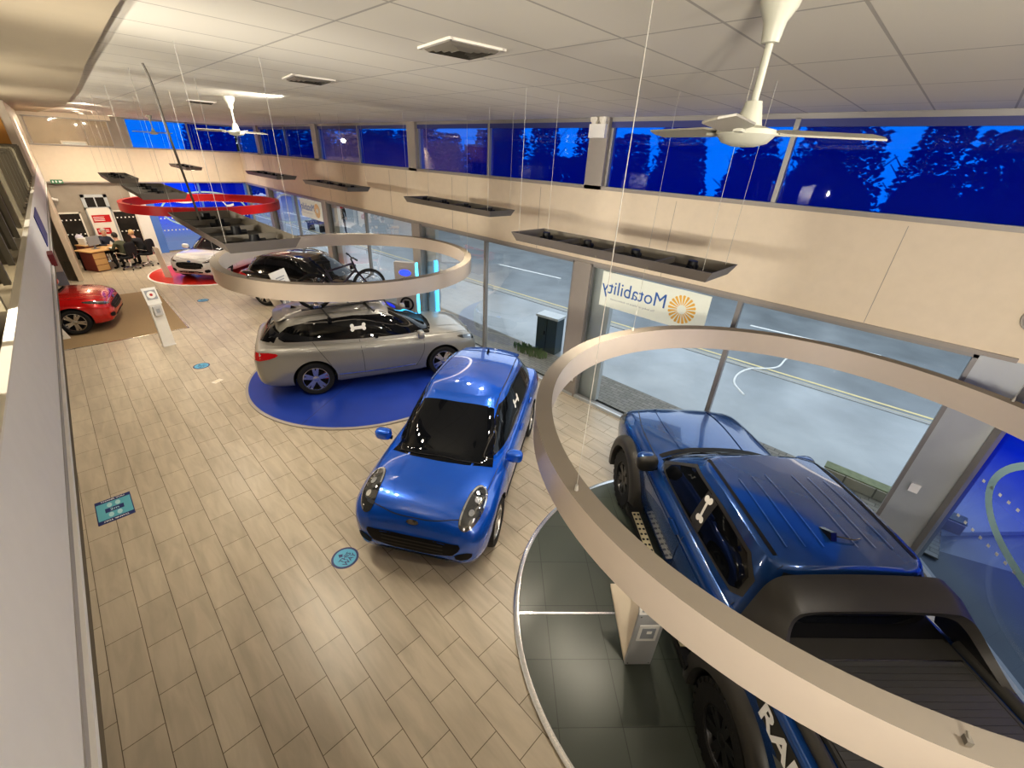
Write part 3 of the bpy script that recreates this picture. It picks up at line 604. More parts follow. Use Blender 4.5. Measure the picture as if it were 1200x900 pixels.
def std_car(name, label, cat, loc, heading, paint, L, W, H, wb, R, o):
    """hatchback / crossover; base design 4.6 x 1.86 x 1.67 stretched to size"""
    sx, sy, sz = L/4.6, W/1.86, H/1.67
    t = thing(name, label, cat, loc, radians(heading))
    A = {k: [q*(sx if k == 'X' else sy if k in ('hm', 'ht') else sz) for q in v] for k, v in BASE.items()}
    for k, v in o.get('lower', {}).items(): A[k] = v
    wx = o.get('wx', (wb*.53, -wb*.47))
    bm = cut_arches(loft_lower(A, 3, o.get('nx', 56)), [(x, R) for x in wx], R*1.16, .52*sy)
    D = dict(xf=(1.30*sx, .30*sx), xr=(-2.2*sx, -1.72*sx), hw=(.835*sy, .62*sy), n=4.2, nr=5, crown=.045, zb=([-2.2*sx, 1.3*sx], [1.07*sz, 1.0*sz]),
             zr=([-1.75*sx, -1.0*sx, -.2*sx, .3*sx, 1.3*sx], [1.555*sz, 1.62*sz, 1.635*sz, 1.60*sz, 1.56*sz]))
    D.update(o.get('cabin', {})); cabin(bm, D)
    c = Car(t, bm, o.get('res', .08))
    body = obj('body', bm, [paint, MAT['black']], t, smooth=38)
    g = lambda x, y, z: V((x*sx, y*sy, z*sz))
    gl = MAT['carglass']
    # windscreen and rear window
    ws = [g(1.20, -.73, 1.10), g(1.27, -.4, 1.085), g(1.29, 0, 1.08), g(1.27, .4, 1.085), g(1.20, .73, 1.10), g(.38, .545, 1.59), g(.40, 0, 1.6), g(.38, -.545, 1.59)]
    c.patch('windscreen', ws, (-.5, 0, -.86), gl, .004)
    c.patch('rear_window', [g(-2.2, -.72, 1.13), g(-2.2, .72, 1.13), g(-1.85, .60, 1.48), g(-1.85, -.60, 1.48)], (1, 0, -.25), gl, .004, rnd=1)
    ys = [-.52, -.4, -.2, 0, .2, .4, .52]; fr = [c.hit(g(-1.52, y, 2.2), (0, 0, -1), .004)[0] for y in ys]
    rr_ = [q+V((-.36*sx+.07*sx*abs(y/.52)**2, 0, -.060)) for q, y in zip(fr, ys)]; bm2 = B()
    strip2(bm2, fr, rr_); strip2(bm2, rr_, [q-V((0, 0, .022)) for q in rr_]); strip2(bm2, [q-V((0, 0, .022)) for q in rr_], [q-V((0, 0, .03)) for q in fr])
    bmesh.ops.remove_doubles(bm2, verts=bm2.verts[:], dist=1e-5); obj('roof_spoiler', bm2, o.get('spoiler', paint), t, smooth=50)
    def side(s):
        d = (0, -s, 0); F = lambda x, z: g(x, s*.9, z)
        trim = [F(1.06, 1.075), F(.62, 1.36), F(.22, 1.53), F(-.4, 1.57), F(-1.2, 1.53), F(-1.62, 1.44), F(-1.86, 1.27), F(-1.72, 1.18), F(-.3, 1.11)]
        tr = c.patch('window_trim', trim, d, MAT['gloss'], .003)
        c.patch('side_window', [F(.93, 1.10), F(.60, 1.34), F(.22, 1.495), F(-.24, 1.525), F(-.30, 1.13)], d, gl, .0065)
        c.patch('side_window', [F(-.36, 1.13), F(-.32, 1.525), F(-.8, 1.525), F(-1.16, 1.49), F(-1.2, 1.17)], d, gl, .0065)
        c.patch('side_window', [F(-1.26, 1.18), F(-1.24, 1.475), F(-1.58, 1.40), F(-1.76, 1.26), F(-1.68, 1.21)], d, gl, .0065)
        k = MAT['rubber']
        c.seam('door_seam', [F(1.0, 1.05), F(.98, .7), F(.80, .36)], d, k); c.seam('door_seam', [F(-.33, 1.10), F(-.30, .7), F(-.30, .36)], d, k)
        c.seam('door_seam', [F(-1.22, 1.14), F(-1.05, .85), F(-.93, .6), F(-.88, .36)], d, k)
        if o.get('clad', True):
            c.patch('sill_cladding', [F(.95, .24), F(.92, .36), F(-.85, .36), F(-.9, .24)], d, MAT['black'] if o.get('clad') != 'paint' else paint, .012)
        for hx in (-.12, -1.0): c.patch('door_handle', ell(F(hx, .955 if hx > -.5 else .985), .11*sx, .02, (1, 0, 0), (0, 0, 1), 12, 3), d, o.get('handle', paint), .012, thick=.02)
        bmm = B(); blob(bmm, g(.92, s*.985, 1.12), (.075, .12, .085), 3., 16, 10, 0); tube(bmm, [g(.90, s*.86, 1.06), g(.91, s*.93, 1.07)], .03, 8, 1)
        mm = obj('door_mirror', bmm, [paint, MAT['black']], t, smooth=60)
        bmm = B(); box(bmm, g(.92, s*.985, 1.12)-V((.074, 0, 0)), (.008, .17, .10)); obj('mirror_glass', bmm, MAT['chrome'], mm)
        # lamps
        hl = o.get('head')
        if hl: hl(c, s, g, t)
        else:
            h = c.patch('headlight', [g(2.28, s*.46, .76), g(2.24, s*.62, .83), g(2.02, s*.83, .95), g(1.82, s*.90, .97), g(1.98, s*.88, .86), g(2.2, s*.70, .74)], (-.75, -s*.5, -.35), MAT['lampglass'], .006, rnd=2)
            c.patch('headlight_lens', [g(2.26, s*.50, .775), g(2.20, s*.66, .84), g(2.05, s*.79, .90), g(2.06, s*.80, .87), g(2.2, s*.66, .79)], (-.75, -s*.5, -.35), MAT['lampbright'], .009, h, rnd=1)
        c.patch('tail_light', [g(-2.29, s*.42, 1.03), g(-2.29, s*.46, .92), g(-2.2, s*.80, .88), g(-1.96, s*.93, .93), g(-1.86, s*.93, 1.0), g(-2.1, s*.88, 1.05)], (.75, -s*.65, 0), MAT['tail'], .006, rnd=1)
        fg = o.get('fog', True)
        if fg: c.patch('bumper_vent', [g(2.28, s*.52, .48), g(2.24, s*.74, .52), g(2.22, s*.74, .40), g(2.28, s*.56, .36)], (-.9, -s*.35, 0), MAT['black'], .005, rnd=1)
        if o.get('rails'):
            P = [c.hit(g(x, s*.585, 2.2), (0, 0, -1), .045)[0] for x in (.15, -.3, -.8, -1.3, -1.6)]; P = [P[0]-V((-.08, 0, .05))]+P+[P[-1]-V((.08, 0, .05))]
            bmr = B(); tube(bmr, P, .02, 8); obj('roof_rail', bmr, o['rails'], t, smooth=60)
        c.seam('roof_seam', [g(.3, s*.555, 2), g(-.5, s*.575, 2), g(-1.6, s*.53, 2)], (0, 0, -1), MAT['rubber'], .014)
    c.both(side)
    # front
    gr = o.get('grille', [(.0, .46)] )
    G = [g(2.3, y, z) for y, z in o.get('grille_pts', [(-.50, .74), (.50, .74), (.56, .66), (.42, .52), (-.42, .52), (-.56, .66)])]
    gri = c.patch('grille', G, (-1, 0, 0), MAT['black'], .006, rnd=1)
    for k in range(3):
        z = G[0].z+(G[3].z-G[0].z)*(.25+.25*k); c.seam('grille_bar', [V((2.3*sx, -.40*sy, z)), V((2.3*sx, 0, z)), V((2.3*sx, .40*sy, z))], (-1, 0, 0), MAT['satin'], .018, .010, gri)
    c.patch('lower_intake', [g(2.3, y, z) for y, z in o.get('intake_pts', [(-.5, .42), (.5, .42), (.44, .33), (-.44, .33)])], (-1, 0, 0), MAT['black'], .006, rnd=1)
    bd = c.patch('badge', ell(g(*o.get('badge', (2.28, 0, .80))), .075, .032, (0, 1, 0), (0, 0, 1), 16), (-.9, 0, -.4), MAT['chrome'], .012, thick=.01)
    c.patch('badge_face', ell(g(*o.get('badge', (2.28, 0, .80))), .062, .024, (0, 1, 0), (0, 0, 1), 16), (-.9, 0, -.4), o.get('badgemat', MAT['blueprint']), .024, bd)
    # bonnet shut lines, wipers, aerial, plate recess
    for s in (1, -1):
        c.seam('bonnet_seam', [g(1.15, s*.80, 2), g(1.7, s*.76, 2), g(2.05, s*.64, 2)], (0, 0, -1), MAT['rubber'], .008)
        c.seam('bonnet_crease', [g(1.2, s*.46, 2), g(1.7, s*.42, 2), g(2.1, s*.34, 2)], (0, 0, -1), paint, .03, .006)
    c.seam('bonnet_seam', [g(2.12, -.60, 2), g(2.2, -.3, 2), g(2.215, 0, 2), g(2.2, .3, 2), g(2.12, .60, 2)], (0, 0, -1), MAT['rubber'], .008)
    for y0 in (-.05, -.62): c.seam('wiper', [g(1.21, y0+.62, 1.12), g(1.22, y0+.3, 1.105), g(1.2, y0, 1.12)], (-.5, 0, -.86), MAT['black'], .02, .014)
    f = c.hit(g(-1.45, 0, 2.2), (0, 0, -1), 0)[0]; bma = B(); prism(bma, [f+V((.07, -.012, -.01)), f+V((-.06, -.018, .055)), f+V((-.08, -.018, -.01))], (0, .03, 0)); obj('roof_antenna', bma, o.get('fin', MAT['gloss']), t)
    c.patch('tailgate_recess', [g(-2.3, -.28, .86), g(-2.3, .28, .86), g(-2.3, .28, .72), g(-2.3, -.28, .72)], (1, 0, 0), MAT['black'], .005)
    add_wheels(t, wx, W/2-.125, R, wheel_meshes(R, .235, R*.70, o.get('spokes', 5), o.get('alloy', MAT['alloy']), o.get('twin', True)), o.get('caliper'), o.get('steer', 0))
    return t, c, g
# --- silver crossover on the blue disc
KU = std_car('crossover', 'silver family crossover parked on the blue floor disc, carrying a bicycle', 'car', (4.25, 8.59, .035), -20.4, MAT['kuga'], 4.61, 1.88, 1.66, 2.71, .36, dict(clad='paint', caliper=MAT['red'], fog=True, grille_pts=[(-.5, .78), (.5, .78), (.56, .68), (.42, .52), (-.42, .52), (-.56, .68)]))
for s_ in (1, -1): KU[1].seam('sill_trim', [KU[2](.78, s_*.93, .40), KU[2](0, s_*.93, .385), KU[2](-.82, s_*.93, .41)], (0, -s_, 0), MAT['chrome'], .022, .012)
bone(KU[1], KU[2](-.32, -.9, 1.34), (0, 1, 0), (1, 0, .03), (0, 0, 1), .30)
# --- bright blue crossover on the tiles
def puma_head(c, s, g, t):
    ct = g(1.93, s*.68, .96); u = V((.80, -s*.30, -.52)).normalized(); d = V((-.62, -s*.42, -.66)); v = V(d).normalized().cross(u)
    h = c.patch('headlight', ell(ct, .30, .115, u, v, 28, 2.3), d, MAT['lampglass'], .008)
    A = ell(ct, .285, .10, u, v, 40, 2.2)[3:30]; c.seam('headlight_strip', A, d, MAT['lampbright'], .02, .012, h, 2)
    for k in (-.1, .07): c.patch('headlight_lens', ell(ct+u*k, .042, .032, u, v, 16), d, MAT['lampbright'], .013, h)
PU = std_car('crossover', 'bright metallic blue crossover parked directly on the pale tiles, facing the camera', 'car', (3.57, 4.37, .003), -147, MAT['puma'], 4.19, 1.81, 1.55, 2.588, .335, dict(nx=72, res=.06, head=puma_head, steer=0, twin=True, alloy=MAT['alloy'],
    badgemat=MAT['chrome'], badge=(2.24, 0, .835), fog=True, grille_pts=[(-.58, .66), (.58, .66), (.62, .58), (.48, .42), (-.48, .42), (-.62, .58)], intake_pts=[(-.56, .38), (.56, .38), (.46, .31), (-.46, .31)],
    lower=dict()))
bone(PU[1], PU[2](-.32, .9, 1.33), (0, -1, 0), (1, 0, 0), (0, 0, 1), .27)
# --- black car behind the silver one
BK = std_car('estate_car', 'glossy black car with roof rails parked behind the silver crossover', 'car', (5.3, 14.25, .003), -58, MAT['blackcar'], 4.28, 1.84, 1.60, 2.70, .345, dict(nx=40, res=.12, rails=MAT['chrome'], clad=False))
# --- white hatchback on the red disc
FI = std_car('hatchback', 'white hatchback parked on the red floor disc', 'car', (4.33, 20.5, .035), -138, MAT['fiesta'], 4.07, 1.76, 1.47, 2.49, .31, dict(nx=40, res=.12, clad='paint', grille_pts=[(-.46, .76), (.46, .76), (.56, .64), (.40, .50), (-.40, .50), (-.56, .64)]))
# --- red hatchback poking out from under the mezzanine
FO = std_car('hatchback', 'red hatchback with its nose on the brown floor mat', 'car', (-1.71, 16.32, .008), -14, MAT['focus'], 4.38, 1.83, 1.47, 2.70, .325, dict(nx=48, res=.10, clad='paint', spokes=5))

# --- pickup truck on the dark disc
t = thing('pickup_truck', 'deep blue pickup truck with black roll hoop parked on the dark floor disc', 'pickup truck', (4.36, .33, .035), radians(46.1))
RA_ = dict(X=[-2.74, -2.72, -2.6, -2.0, -1.29, -1.27, -1.2, 0, .7, 1.1, 1.7, 2.15, 2.42, 2.55, 2.60],
 zb=[.62, .6, .56, .52, .50, .50, .50, .50, .50, .50, .50, .50, .52, .56, .64], zs=[1.30, 1.33, 1.345, 1.345, 1.335, 1.30, 1.27, 1.22, 1.20, 1.19, 1.175, 1.15, 1.09, 1.0, .90],
 zc=[1.31, 1.34, 1.355, 1.355, 1.345, 1.33, 1.31, 1.28, 1.29, 1.30, 1.285, 1.25, 1.17, 1.06, .94], hm=[.88, .92, .94, .94, .94, .93, .93, .93, .93, .93, .93, .925, .90, .82, .74], ht=[.86, .89, .905, .905, .90, .88, .875, .865, .86, .86, .85, .83, .79, .70, .62], tuck=.95)
PW = (1.61, -1.61); PR = .42
bm = cut_arches(loft_lower(RA_, 3, 72), [(x, PR) for x in PW], .50, .52)
cabin(bm, dict(xf=(1.12, .42), xr=(-1.24, -1.06), hw=(.845, .66), n=6, nr=9, crown=.035, bulge=.05, rbulge=.02, zb=([-1.3, 1.2], [1.27, 1.22]), zr=([-1.1, -.3, .42, 1.2], [1.815, 1.83, 1.80, 1.78])))
c = Car(t, bm, .07); PK = c
obj('body', bm, [MAT['raptor'], MAT['black']], t, smooth=38)
gl = MAT['carglass']; F3 = V
c.patch('windscreen', [V(p) for p in [(1.06, -.74, 1.29), (1.13, -.4, 1.27), (1.15, 0, 1.265), (1.13, .4, 1.27), (1.06, .74, 1.29), (.50, .585, 1.765), (.53, 0, 1.77), (.50, -.585, 1.765)]], (-.6, 0, -.8), gl, .004)
c.patch('rear_window', [V(p) for p in [(-1.2, -.64, 1.37), (-1.2, .64, 1.37), (-1.1, .56, 1.73), (-1.1, -.56, 1.73)]], (1, 0, 0), gl, .004, rnd=1)
RAP = MAT['raptor']
c.patch('cab_rear_panel', [V(p) for p in [(-1.2, -.74, 1.32), (-1.2, .74, 1.32), (-1.1, .57, 1.77), (-1.1, -.57, 1.77)]], (1, 0, 0), MAT['black'], .003)
def pside(s):
    d = (0, -s, -.0); F = lambda x, z: V((x, s*.9, z))
    c.patch('window_trim', [F(.98, 1.27), F(.62, 1.53), F(.36, 1.715), F(-.3, 1.74), F(-.82, 1.725), F(-1.0, 1.60), F(-1.02, 1.42), F(-.92, 1.35), F(0, 1.30)], d, MAT['satin'], .003, rnd=0)
    c.patch('side_window', [F(.86, 1.305), F(.56, 1.535), F(.33, 1.685), F(-.10, 1.705), F(-.12, 1.33)], d, gl, .0065)
    c.patch('side_window', [F(-.20, 1.335), F(-.18, 1.705), F(-.80, 1.695), F(-.95, 1.58), F(-.96, 1.44), F(-.88, 1.38)], d, gl, .0065)
    k = MAT['rubber']
    c.seam('door_seam', [F(.98, 1.22), F(.98, .9), F(.93, .56)], d, k); c.seam('door_seam', [F(-.16, 1.28), F(-.15, .9), F(-.12, .56)], d, k)
    c.seam('door_seam', [F(-1.0, 1.32), F(-.95, .95), F(-.85, .60)], d, k); c.seam('bed_gap', [F(-1.27, 1.36), F(-1.27, .9), F(-1.27, .54)], d, k, .03)
    c.seam('body_crease', [F(2.0, 1.02), F(.6, 1.05), F(-1.2, 1.10)], d, RAP, .03, .008)
    for hx in (.02, -.86): c.patch('door_handle', ell(F(hx, 1.13), .12, .022, (1, 0, 0), (0, 0, 1), 12, 3), d, RAP, .014, thick=.025)
    bmm = B(); blob(bmm, (.88, s*1.00, 1.32), (.09, .13, .11), 3.2, 16, 10, 0); tube(bmm, [(.88, s*.86, 1.24), (.89, s*.98, 1.25)], .035, 8, 1); mm = obj('door_mirror', bmm, [MAT['chrome'] if False else MAT['satin'], MAT['black']], t, smooth=60)
    bmm = B(); blob(bmm, (.905, s*1.01, 1.35), (.075, .115, .085), 3.2, 16, 8); obj('mirror_cap', bmm, RAP, mm, smooth=60)
    # flared arches
    for x in PW:
        bmf = B(); rows = []
        for i in range(33):
            a = radians(-14+208*i/32); ca, sa = cos(a), sin(a)
            prof = [(.66, .935), (.64, 1.0), (.585, 1.03), (.50, 1.03), (.485, .99), (.485, .80)]
            row = []
            for r, y in prof:
                yy = y
                if r == .66: yy = abs(c.hit((x+r*ca, s*.9, max(.52, PR+r*sa)), (0, -s, 0), -.01)[0].y)
                row.append(bmf.verts.new((x+r*ca, s*yy, PR+r*sa)))
            rows.append(row)
        for a, b in zip(rows, rows[1:]):
            for q in range(5): bmf.faces.new((a[q], a[q+1], b[q+1], b[q]))
        obj('wheel_arch_flare', bmf, MAT['satin'], t, smooth=50)
    # side step
    bms = B(); prism(bms, [(1.0, s*.93, .40), (-1.0, s*.93, .40), (-1.08, s*1.06, .42), (1.06, s*1.06, .42)], (0, 0, .07)); st = obj('side_step', bms, MAT['black'], t)
    bms = B()
    for x0, x1 in ((.1, .85), (-.9, -.1)):
        box(bms, ((x0+x1)/2, s*1.0, .497), (x1-x0, .095, .012))
    obj('step_plate', bms, MAT['step'], st)
    bms = B()
    for i in range(9):
        for j in (0, 1):
            for x0 in (.15, -.85): cyl(bms, (x0+i*.082, s*(.975+.05*j), .503), (x0+i*.082, s*(.975+.05*j), .506), .017, .017, 8)
    obj('step_grip_hole', bms, MAT['black'], st)['kind'] = 'stuff'
    # bed side graphics
    dk = c.patch('side_decal', [F(-1.42, 1.29), F(-2.62, 1.31), F(-2.66, .95), F(-2.35, .80), F(-2.0, 1.1), F(-1.7, 1.16)], d, MAT['satin'], .004)
    c.patch('decal_flash', [F(-1.95, 1.08), F(-2.5, .86), F(-2.62, .98), F(-2.6, 1.02), F(-2.1, 1.18)], d, M('decal_grey', (.14, .15, .15), .5), .007, dk)
    bmt = text_bm('RAPTOR', .23, lambda co: co, 'LEFT', .008)
    fn = lambda co: V((-1.72-co.x*1.12, s*.9, 1.20+co.y*.85)) if s > 0 else V((-2.62+co.x*1.12, s*.9, 1.20+co.y*.85))
    c.finish(bmt, fn, V((0, -s, 0)), 'decal_lettering', MAT['letterwhite'], .010, dk, 0, 'white lettering')
    # lamps
    h = c.patch('headlight', [V(p) for p in [(2.58, s*.52, 1.0), (2.5, s*.70, 1.08), (2.2, s*.90, 1.1), (2.15, s*.92, 1.0), (2.45, s*.84, .92)]], (-.75, -s*.5, -.2), MAT['lampglass'], .006, rnd=1)
    c.patch('headlight_lens', ell((2.45, s*.72, 1.0), .10, .05, (-.5, s*.8, 0), (0, 0, 1), 16), (-.75, -s*.5, -.2), MAT['lampbright'], .01, h)
    c.patch('tail_light', [V(p) for p in [(-2.74, s*.80, 1.24), (-2.74, s*.80, .86), (-2.6, s*.93, .84), (-2.56, s*.93, 1.24)]], (.7, -s*.7, 0), MAT['tail'], .006)
    # bed rail, roof ditch
    bmr = B(); tube(bmr, [(-1.36, s*.80, 1.365), (-2.0, s*.80, 1.372), (-2.70, s*.80, 1.368)], .05, 8); tube(bmr, [(-1.36, s*.70, 1.36), (-2.70, s*.70, 1.365)], .022, 6); obj('bed_rail', bmr, MAT['satin'], t, smooth=50)
    c.seam('roof_ditch', [(.40, s*.585, 2.2), (-.3, s*.60, 2.2), (-1.02, s*.59, 2.2)], (0, 0, -1), MAT['black'], .035, .004)
    for j in range(3): 
        y = s*(.14+.15*j); c.seam('roof_rib', [(.05-.03*j, y, 2.2), (-.4, y*1.02, 2.2), (-.86, y*1.04, 2.2)], (0, 0, -1), M('rib_blue', (.05, .13, .33), .3, .3, 1.), .012, .009)
    c.seam('bonnet_seam', [(1.1, s*.80, 2), (1.8, s*.77, 2), (2.36, s*.66, 2)], (0, 0, -1), k, .01)
    c.seam('bonnet_crease', [(1.2, s*.42, 2), (1.8, s*.44, 2), (2.35, s*.40, 2)], (0, 0, -1), RAP, .05, .010)
    for y0 in ((-.05,) if s > 0 else (-.66,)): c.seam('wiper', [(1.08, y0+.66, 1.29), (1.12, y0+.33, 1.275), (1.10, y0, 1.28)], (-.6, 0, -.8), MAT['black'], .022, .016)
c.both(pside)
c.seam('cowl', [(1.10, -.74, 2), (1.185, -.4, 2), (1.20, 0, 2), (1.185, .4, 2), (1.10, .74, 2)], (0, 0, -1), MAT['black'], .07, .006)
c.patch('grille', [V((2.6, y, z)) for y, z in [(-.6, 1.0), (.6, 1.0), (.66, .86), (.5, .70), (-.5, .70), (-.66, .86)]], (-1, 0, 0), MAT['black'], .006)
bm = B(); box(bm, (2.58, 0, .58), (.16, 1.3, .14)); obj('front_bumper', bm, MAT['satin'], t)
bm = B(); box(bm, (-2.78, 0, .62), (.14, 1.6, .16)); obj('rear_bumper', bm, MAT['satin'], t)
f = c.hit((-.72, .02, 2.4), (0, 0, -1), 0)[0]
bm = B(); prism(bm, [f+V((.09, -.02, -.005)), f+V((-.04, -.03, .06)), f+V((-.08, -.03, -.005))], (0, .05, 0)); tube(bm, [f+V((-.05, -.02, .03)), f+V((-.09, -.16, .03)), f+V((-.06, -.24, .012))], .006, 6); obj('roof_antenna', bm, MAT['gloss'], t)
# roller cover on the bed
bm = B(); n = 26
for i in range(n):
    x = -1.52-i*.046; box(bm, (x, 0, 1.372), (.044, 1.36, .014)); 
obj('roller_cover', bm, MAT['rollcover'], t)
bm = B(); box(bm, (-1.42, 0, 1.375), (.16, 1.36, .03)); box(bm, (-1.505, 0, 1.388), (.012, 1.36, .012), 1); obj('roller_housing', bm, [MAT['satin'], MAT['alloy']], t)
# black roll hoop with sail panels
path = catmull([(.875, 1.33), (.85, 1.42), (.79, 1.60), (.735, 1.73), (.66, 1.80), (.52, 1.825), (0, 1.84), (-.52, 1.825), (-.66, 1.80), (-.735, 1.73), (-.79, 1.60), (-.85, 1.42), (-.875, 1.33)], 5)
bm = B(); rows = []
for y, z in path:
    h = min(1, max(0, (z-1.33)/.5)); xf = -1.16+.05*h; xb = -1.98+.62*h**.55; zt = z
    inw = .055 if abs(y) > .55 else .03; dz = -.05*h
    yi = y-math.copysign(inw*1.2, y) if abs(y) > .5 else y*.96
    rows.append([bm.verts.new(p) for p in [(xf, y, zt), ((xf+xb)/2, y*1.0, zt-.012*h), (xb, y*.985, zt-.085*h), (xb+.02, yi, zt-.085*h-.06*h), ((xf+xb)/2, yi, zt-.06*h), (xf, yi, zt-.05*h)]])
for a, b in zip(rows, rows[1:]):
    for q in range(6): bm.faces.new((a[q], a[(q+1) % 6], b[(q+1) % 6], b[q]))
bm.faces.new(rows[0]); bm.faces.new(rows[-1][::-1])
obj('roll_hoop', bm, MAT['satin'], t, smooth=45)
bone(c, (-.15, .9, 1.55), (0, -1, 0), (.25, 0, .97), (-.97, 0, .25), .26)
c.patch('window_pillar_cover', [V((-.06, .9, 1.34)), V((-.04, .9, 1.70)), V((-.24, .9, 1.70)), V((-.26, .9, 1.34))], (0, -1, 0), MAT['satin'], .0075)
add_wheels(t, PW, .845, PR, wheel_meshes(PR, .29, .235, 6, MAT['darkalloy'], True, knob=True))
# ------------------------------------------------------------------ floor discs, rings, troughs
def turntable(c, mat, label, edge, line=None, R=2.44):
    t = thing('turntable', label, 'floor disc', (c[0], c[1], 0), 0)
    bm = B(); lathe(bm, [(R, 0), (R, .026), (R-.015, .03)], 96); disc_cap(bm, R-.015, .03, 96); obj('platform', bm, mat, t, smooth=30)
    bm = B(); lathe(bm, [(R+.028, 0), (R+.028, .024), (R+.002, .032), (R-.03, .0325)], 96); obj('edge_trim', bm, edge, t, smooth=30)
    if line:
        a, b = V((*line[0], 0)), V((*line[1], 0)); d = (b-a).normalized(); c0 = V((c[0], c[1], 0)); f = (c0-a).dot(d); m = a+d*f-c0; h = math.sqrt(max(.1, (R-.03)**2-m.length**2)); n = V((-d.y, d.x, 0))*line[2]
        bm = B(); prism(bm, [m-d*h-n+V((0, 0, .03)), m+d*h-n+V((0, 0, .03)), m+d*h+n+V((0, 0, .03)), m-d*h+n+V((0, 0, .03))], (0, 0, .003)); obj('joint_strip', bm, line[3], t)
turntable((4.07, .25), MAT['disc'], 'dark grey tiled floor disc under the blue pickup truck', MAT['alloy'], ((2.34, 1.93), (3.05, 1.26), .012, MAT['alloy']))
turntable((4.03, 8.62), MAT['bluefloor'], 'round blue floor disc under the silver crossover', MAT['pillar'], ((2.16, 7.38), (3.1, 8.01), .006, MAT['navypanel']))
turntable((3.87, 20.42), MAT['redfloor'], 'round red floor disc under the white hatchback', MAT['paper'], None, 2.2)
def ring(c, z, mat, top, label, R=2.43, w=.14, h=.27):
    t = thing('hanging_ring', label, 'hanging ring', (c[0], c[1], z), 0, None)
    n = 128; bm = B()
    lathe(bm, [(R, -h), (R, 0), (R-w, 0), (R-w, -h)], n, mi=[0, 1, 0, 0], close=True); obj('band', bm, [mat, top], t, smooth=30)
    bm = B(); lathe(bm, [(R-.03, -h-.004), (R-w+.03, -h-.004), (R-w+.03, -h+.02), (R-.03, -h+.02)], n, close=True); obj('light_strip', bm, LSTRIP, t)
    for a in (1.257, 2.735, 5.76):
        p = V(((R-.05)*cos(a), (R-.05)*sin(a), 0)); bm = B(); cyl(bm, p, p+V((0, 0, ZC-z)), .0024, None, 6); cyl(bm, p, p+V((0, 0, .04)), .014, .010, 8); obj('suspension_wire', bm, MAT['wire'], t)
    for a in (3.54, 4.6):
        p = V(((R-.06)*cos(a), (R-.06)*sin(a), 0)); bm = B(); box(bm, p+V((0, 0, .012)), (.03, .02, .024), 0, a); cyl(bm, p+V((0, 0, .02)), p+V((.02, .01, .035)), .006, None, 6); obj('mounting_clip', bm, MAT['vent'], t)
LSTRIP = M('ring_light_strip', (.9, .85, .75), .5, emit=(1., .84, .62), estr=3.0)
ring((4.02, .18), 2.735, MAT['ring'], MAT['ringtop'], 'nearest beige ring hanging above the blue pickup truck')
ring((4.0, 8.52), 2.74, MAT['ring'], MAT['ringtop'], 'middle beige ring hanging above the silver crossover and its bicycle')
ring((3.93, 19.7), 2.71, MAT['red'], MAT['red'], 'bright red ring hanging above the white hatchback')
def trough(x0, x1, y0, y1, label, z=3.80, head=4, lamps=True):
    t = thing('light_trough', label, 'hanging light', ((x0+x1)/2, (y0+y1)/2, z), 0, 'suspended light troughs'); w, l = x1-x0, y1-y0; d = .10
    bm = B(); o4 = [(-w/2, -l/2), (w/2, -l/2), (w/2, l/2), (-w/2, l/2)]; i4 = [(a*.86, b*.955) for a, b in o4]
    for k in range(4):
        a, b, c, e = o4[k], o4[(k+1) % 4], i4[(k+1) % 4], i4[k]
        quad(bm, [(*a, 0), (*b, 0), (*c, -d), (*e, -d)]); quad(bm, [(a[0]*.985, a[1]*.996, 0), (b[0]*.985, b[1]*.996, 0), (c[0]*.985, c[1]*.99, -d+.004), (e[0]*.985, e[1]*.99, -d+.004)], 1); 
        quad(bm, [(*a, 0), (*b, 0), (b[0]*.985, b[1]*.996, 0), (a[0]*.985, a[1]*.996, 0)])
    obj('frame', bm, [MAT['trough'], MAT['vent']], t)
    bm = B(); box(bm, (0, 0, -d+.008), (w*.85, l*.95, .008)); obj('tray', bm, MAT['troughdark'], t)
    for k in range(1, head):
        bm = B(); box(bm, (0, -l/2+l*k/head, -d*.6), (w*.90, .02, d*.6)); obj('cross_bar', bm, MAT['vent'], t)
    for k in range(head):
        y = -l/2+l*(k+.5)/head; bm = B(); cyl(bm, (0, y, -d+.01), (0, y, .015), .055, .045, 12); cyl(bm, (-.1, y, -.05), (.1, y, -.05), .025, None, 8); h = obj('spotlight_head', bm, MAT['black'], t, smooth=40)
        bm = B(); cyl(bm, (0, y, -d-.012), (0, y, -d+.003), .06, .06, 16); obj('lamp_lens', bm, MAT['lamp'], h)
    for a, b in ((-w*.44, -l*.46), (w*.44, -l*.46), (-w*.44, l*.46), (w*.44, l*.46)):
        bm = B(); cyl(bm, (a, b, -.02), (a, b, ZC-z), .0022, None, 5); obj('suspension_wire', bm, MAT['wire'], t)
    if lamps:
        for k in range(head):
            li = bpy.data.lights.new('spot_lamp', 'SPOT'); li.energy = SPOT; li.color = (1, .89, .73); li.spot_size = radians(125); li.spot_blend = .9; li.shadow_soft_size = .05
            lo = bpy.data.objects.new('spot_lamp', li); COL.objects.link(lo); lo.location = ((x0+x1)/2, (y0+y1)/2-l/2+l*(k+.5)/head, z-d-.03)
trough(3.91, 4.53, 1.37, 3.88, 'nearest long taupe light trough, hanging above the window sign')
trough(5.13, 5.72, 5.6, 8.25, 'second taupe light trough along the windows, above the silver crossover end')
trough(5.02, 5.62, 10.5, 13.1, 'third taupe light trough along the window side')
trough(4.85, 5.45, 14.6, 17.4, 'fourth taupe light trough along the window side')
trough(3.5, 4.0, 19.0, 21.6, 'smallest taupe light trough, farthest along the window side')
trough(.98, 1.66, 4.62, 7.05, 'large light trough left of the middle ring, its dark mesh top seen from above')
trough(1.03, 1.70, 9.6, 11.9, 'light trough hanging just before the red ring on the left row')
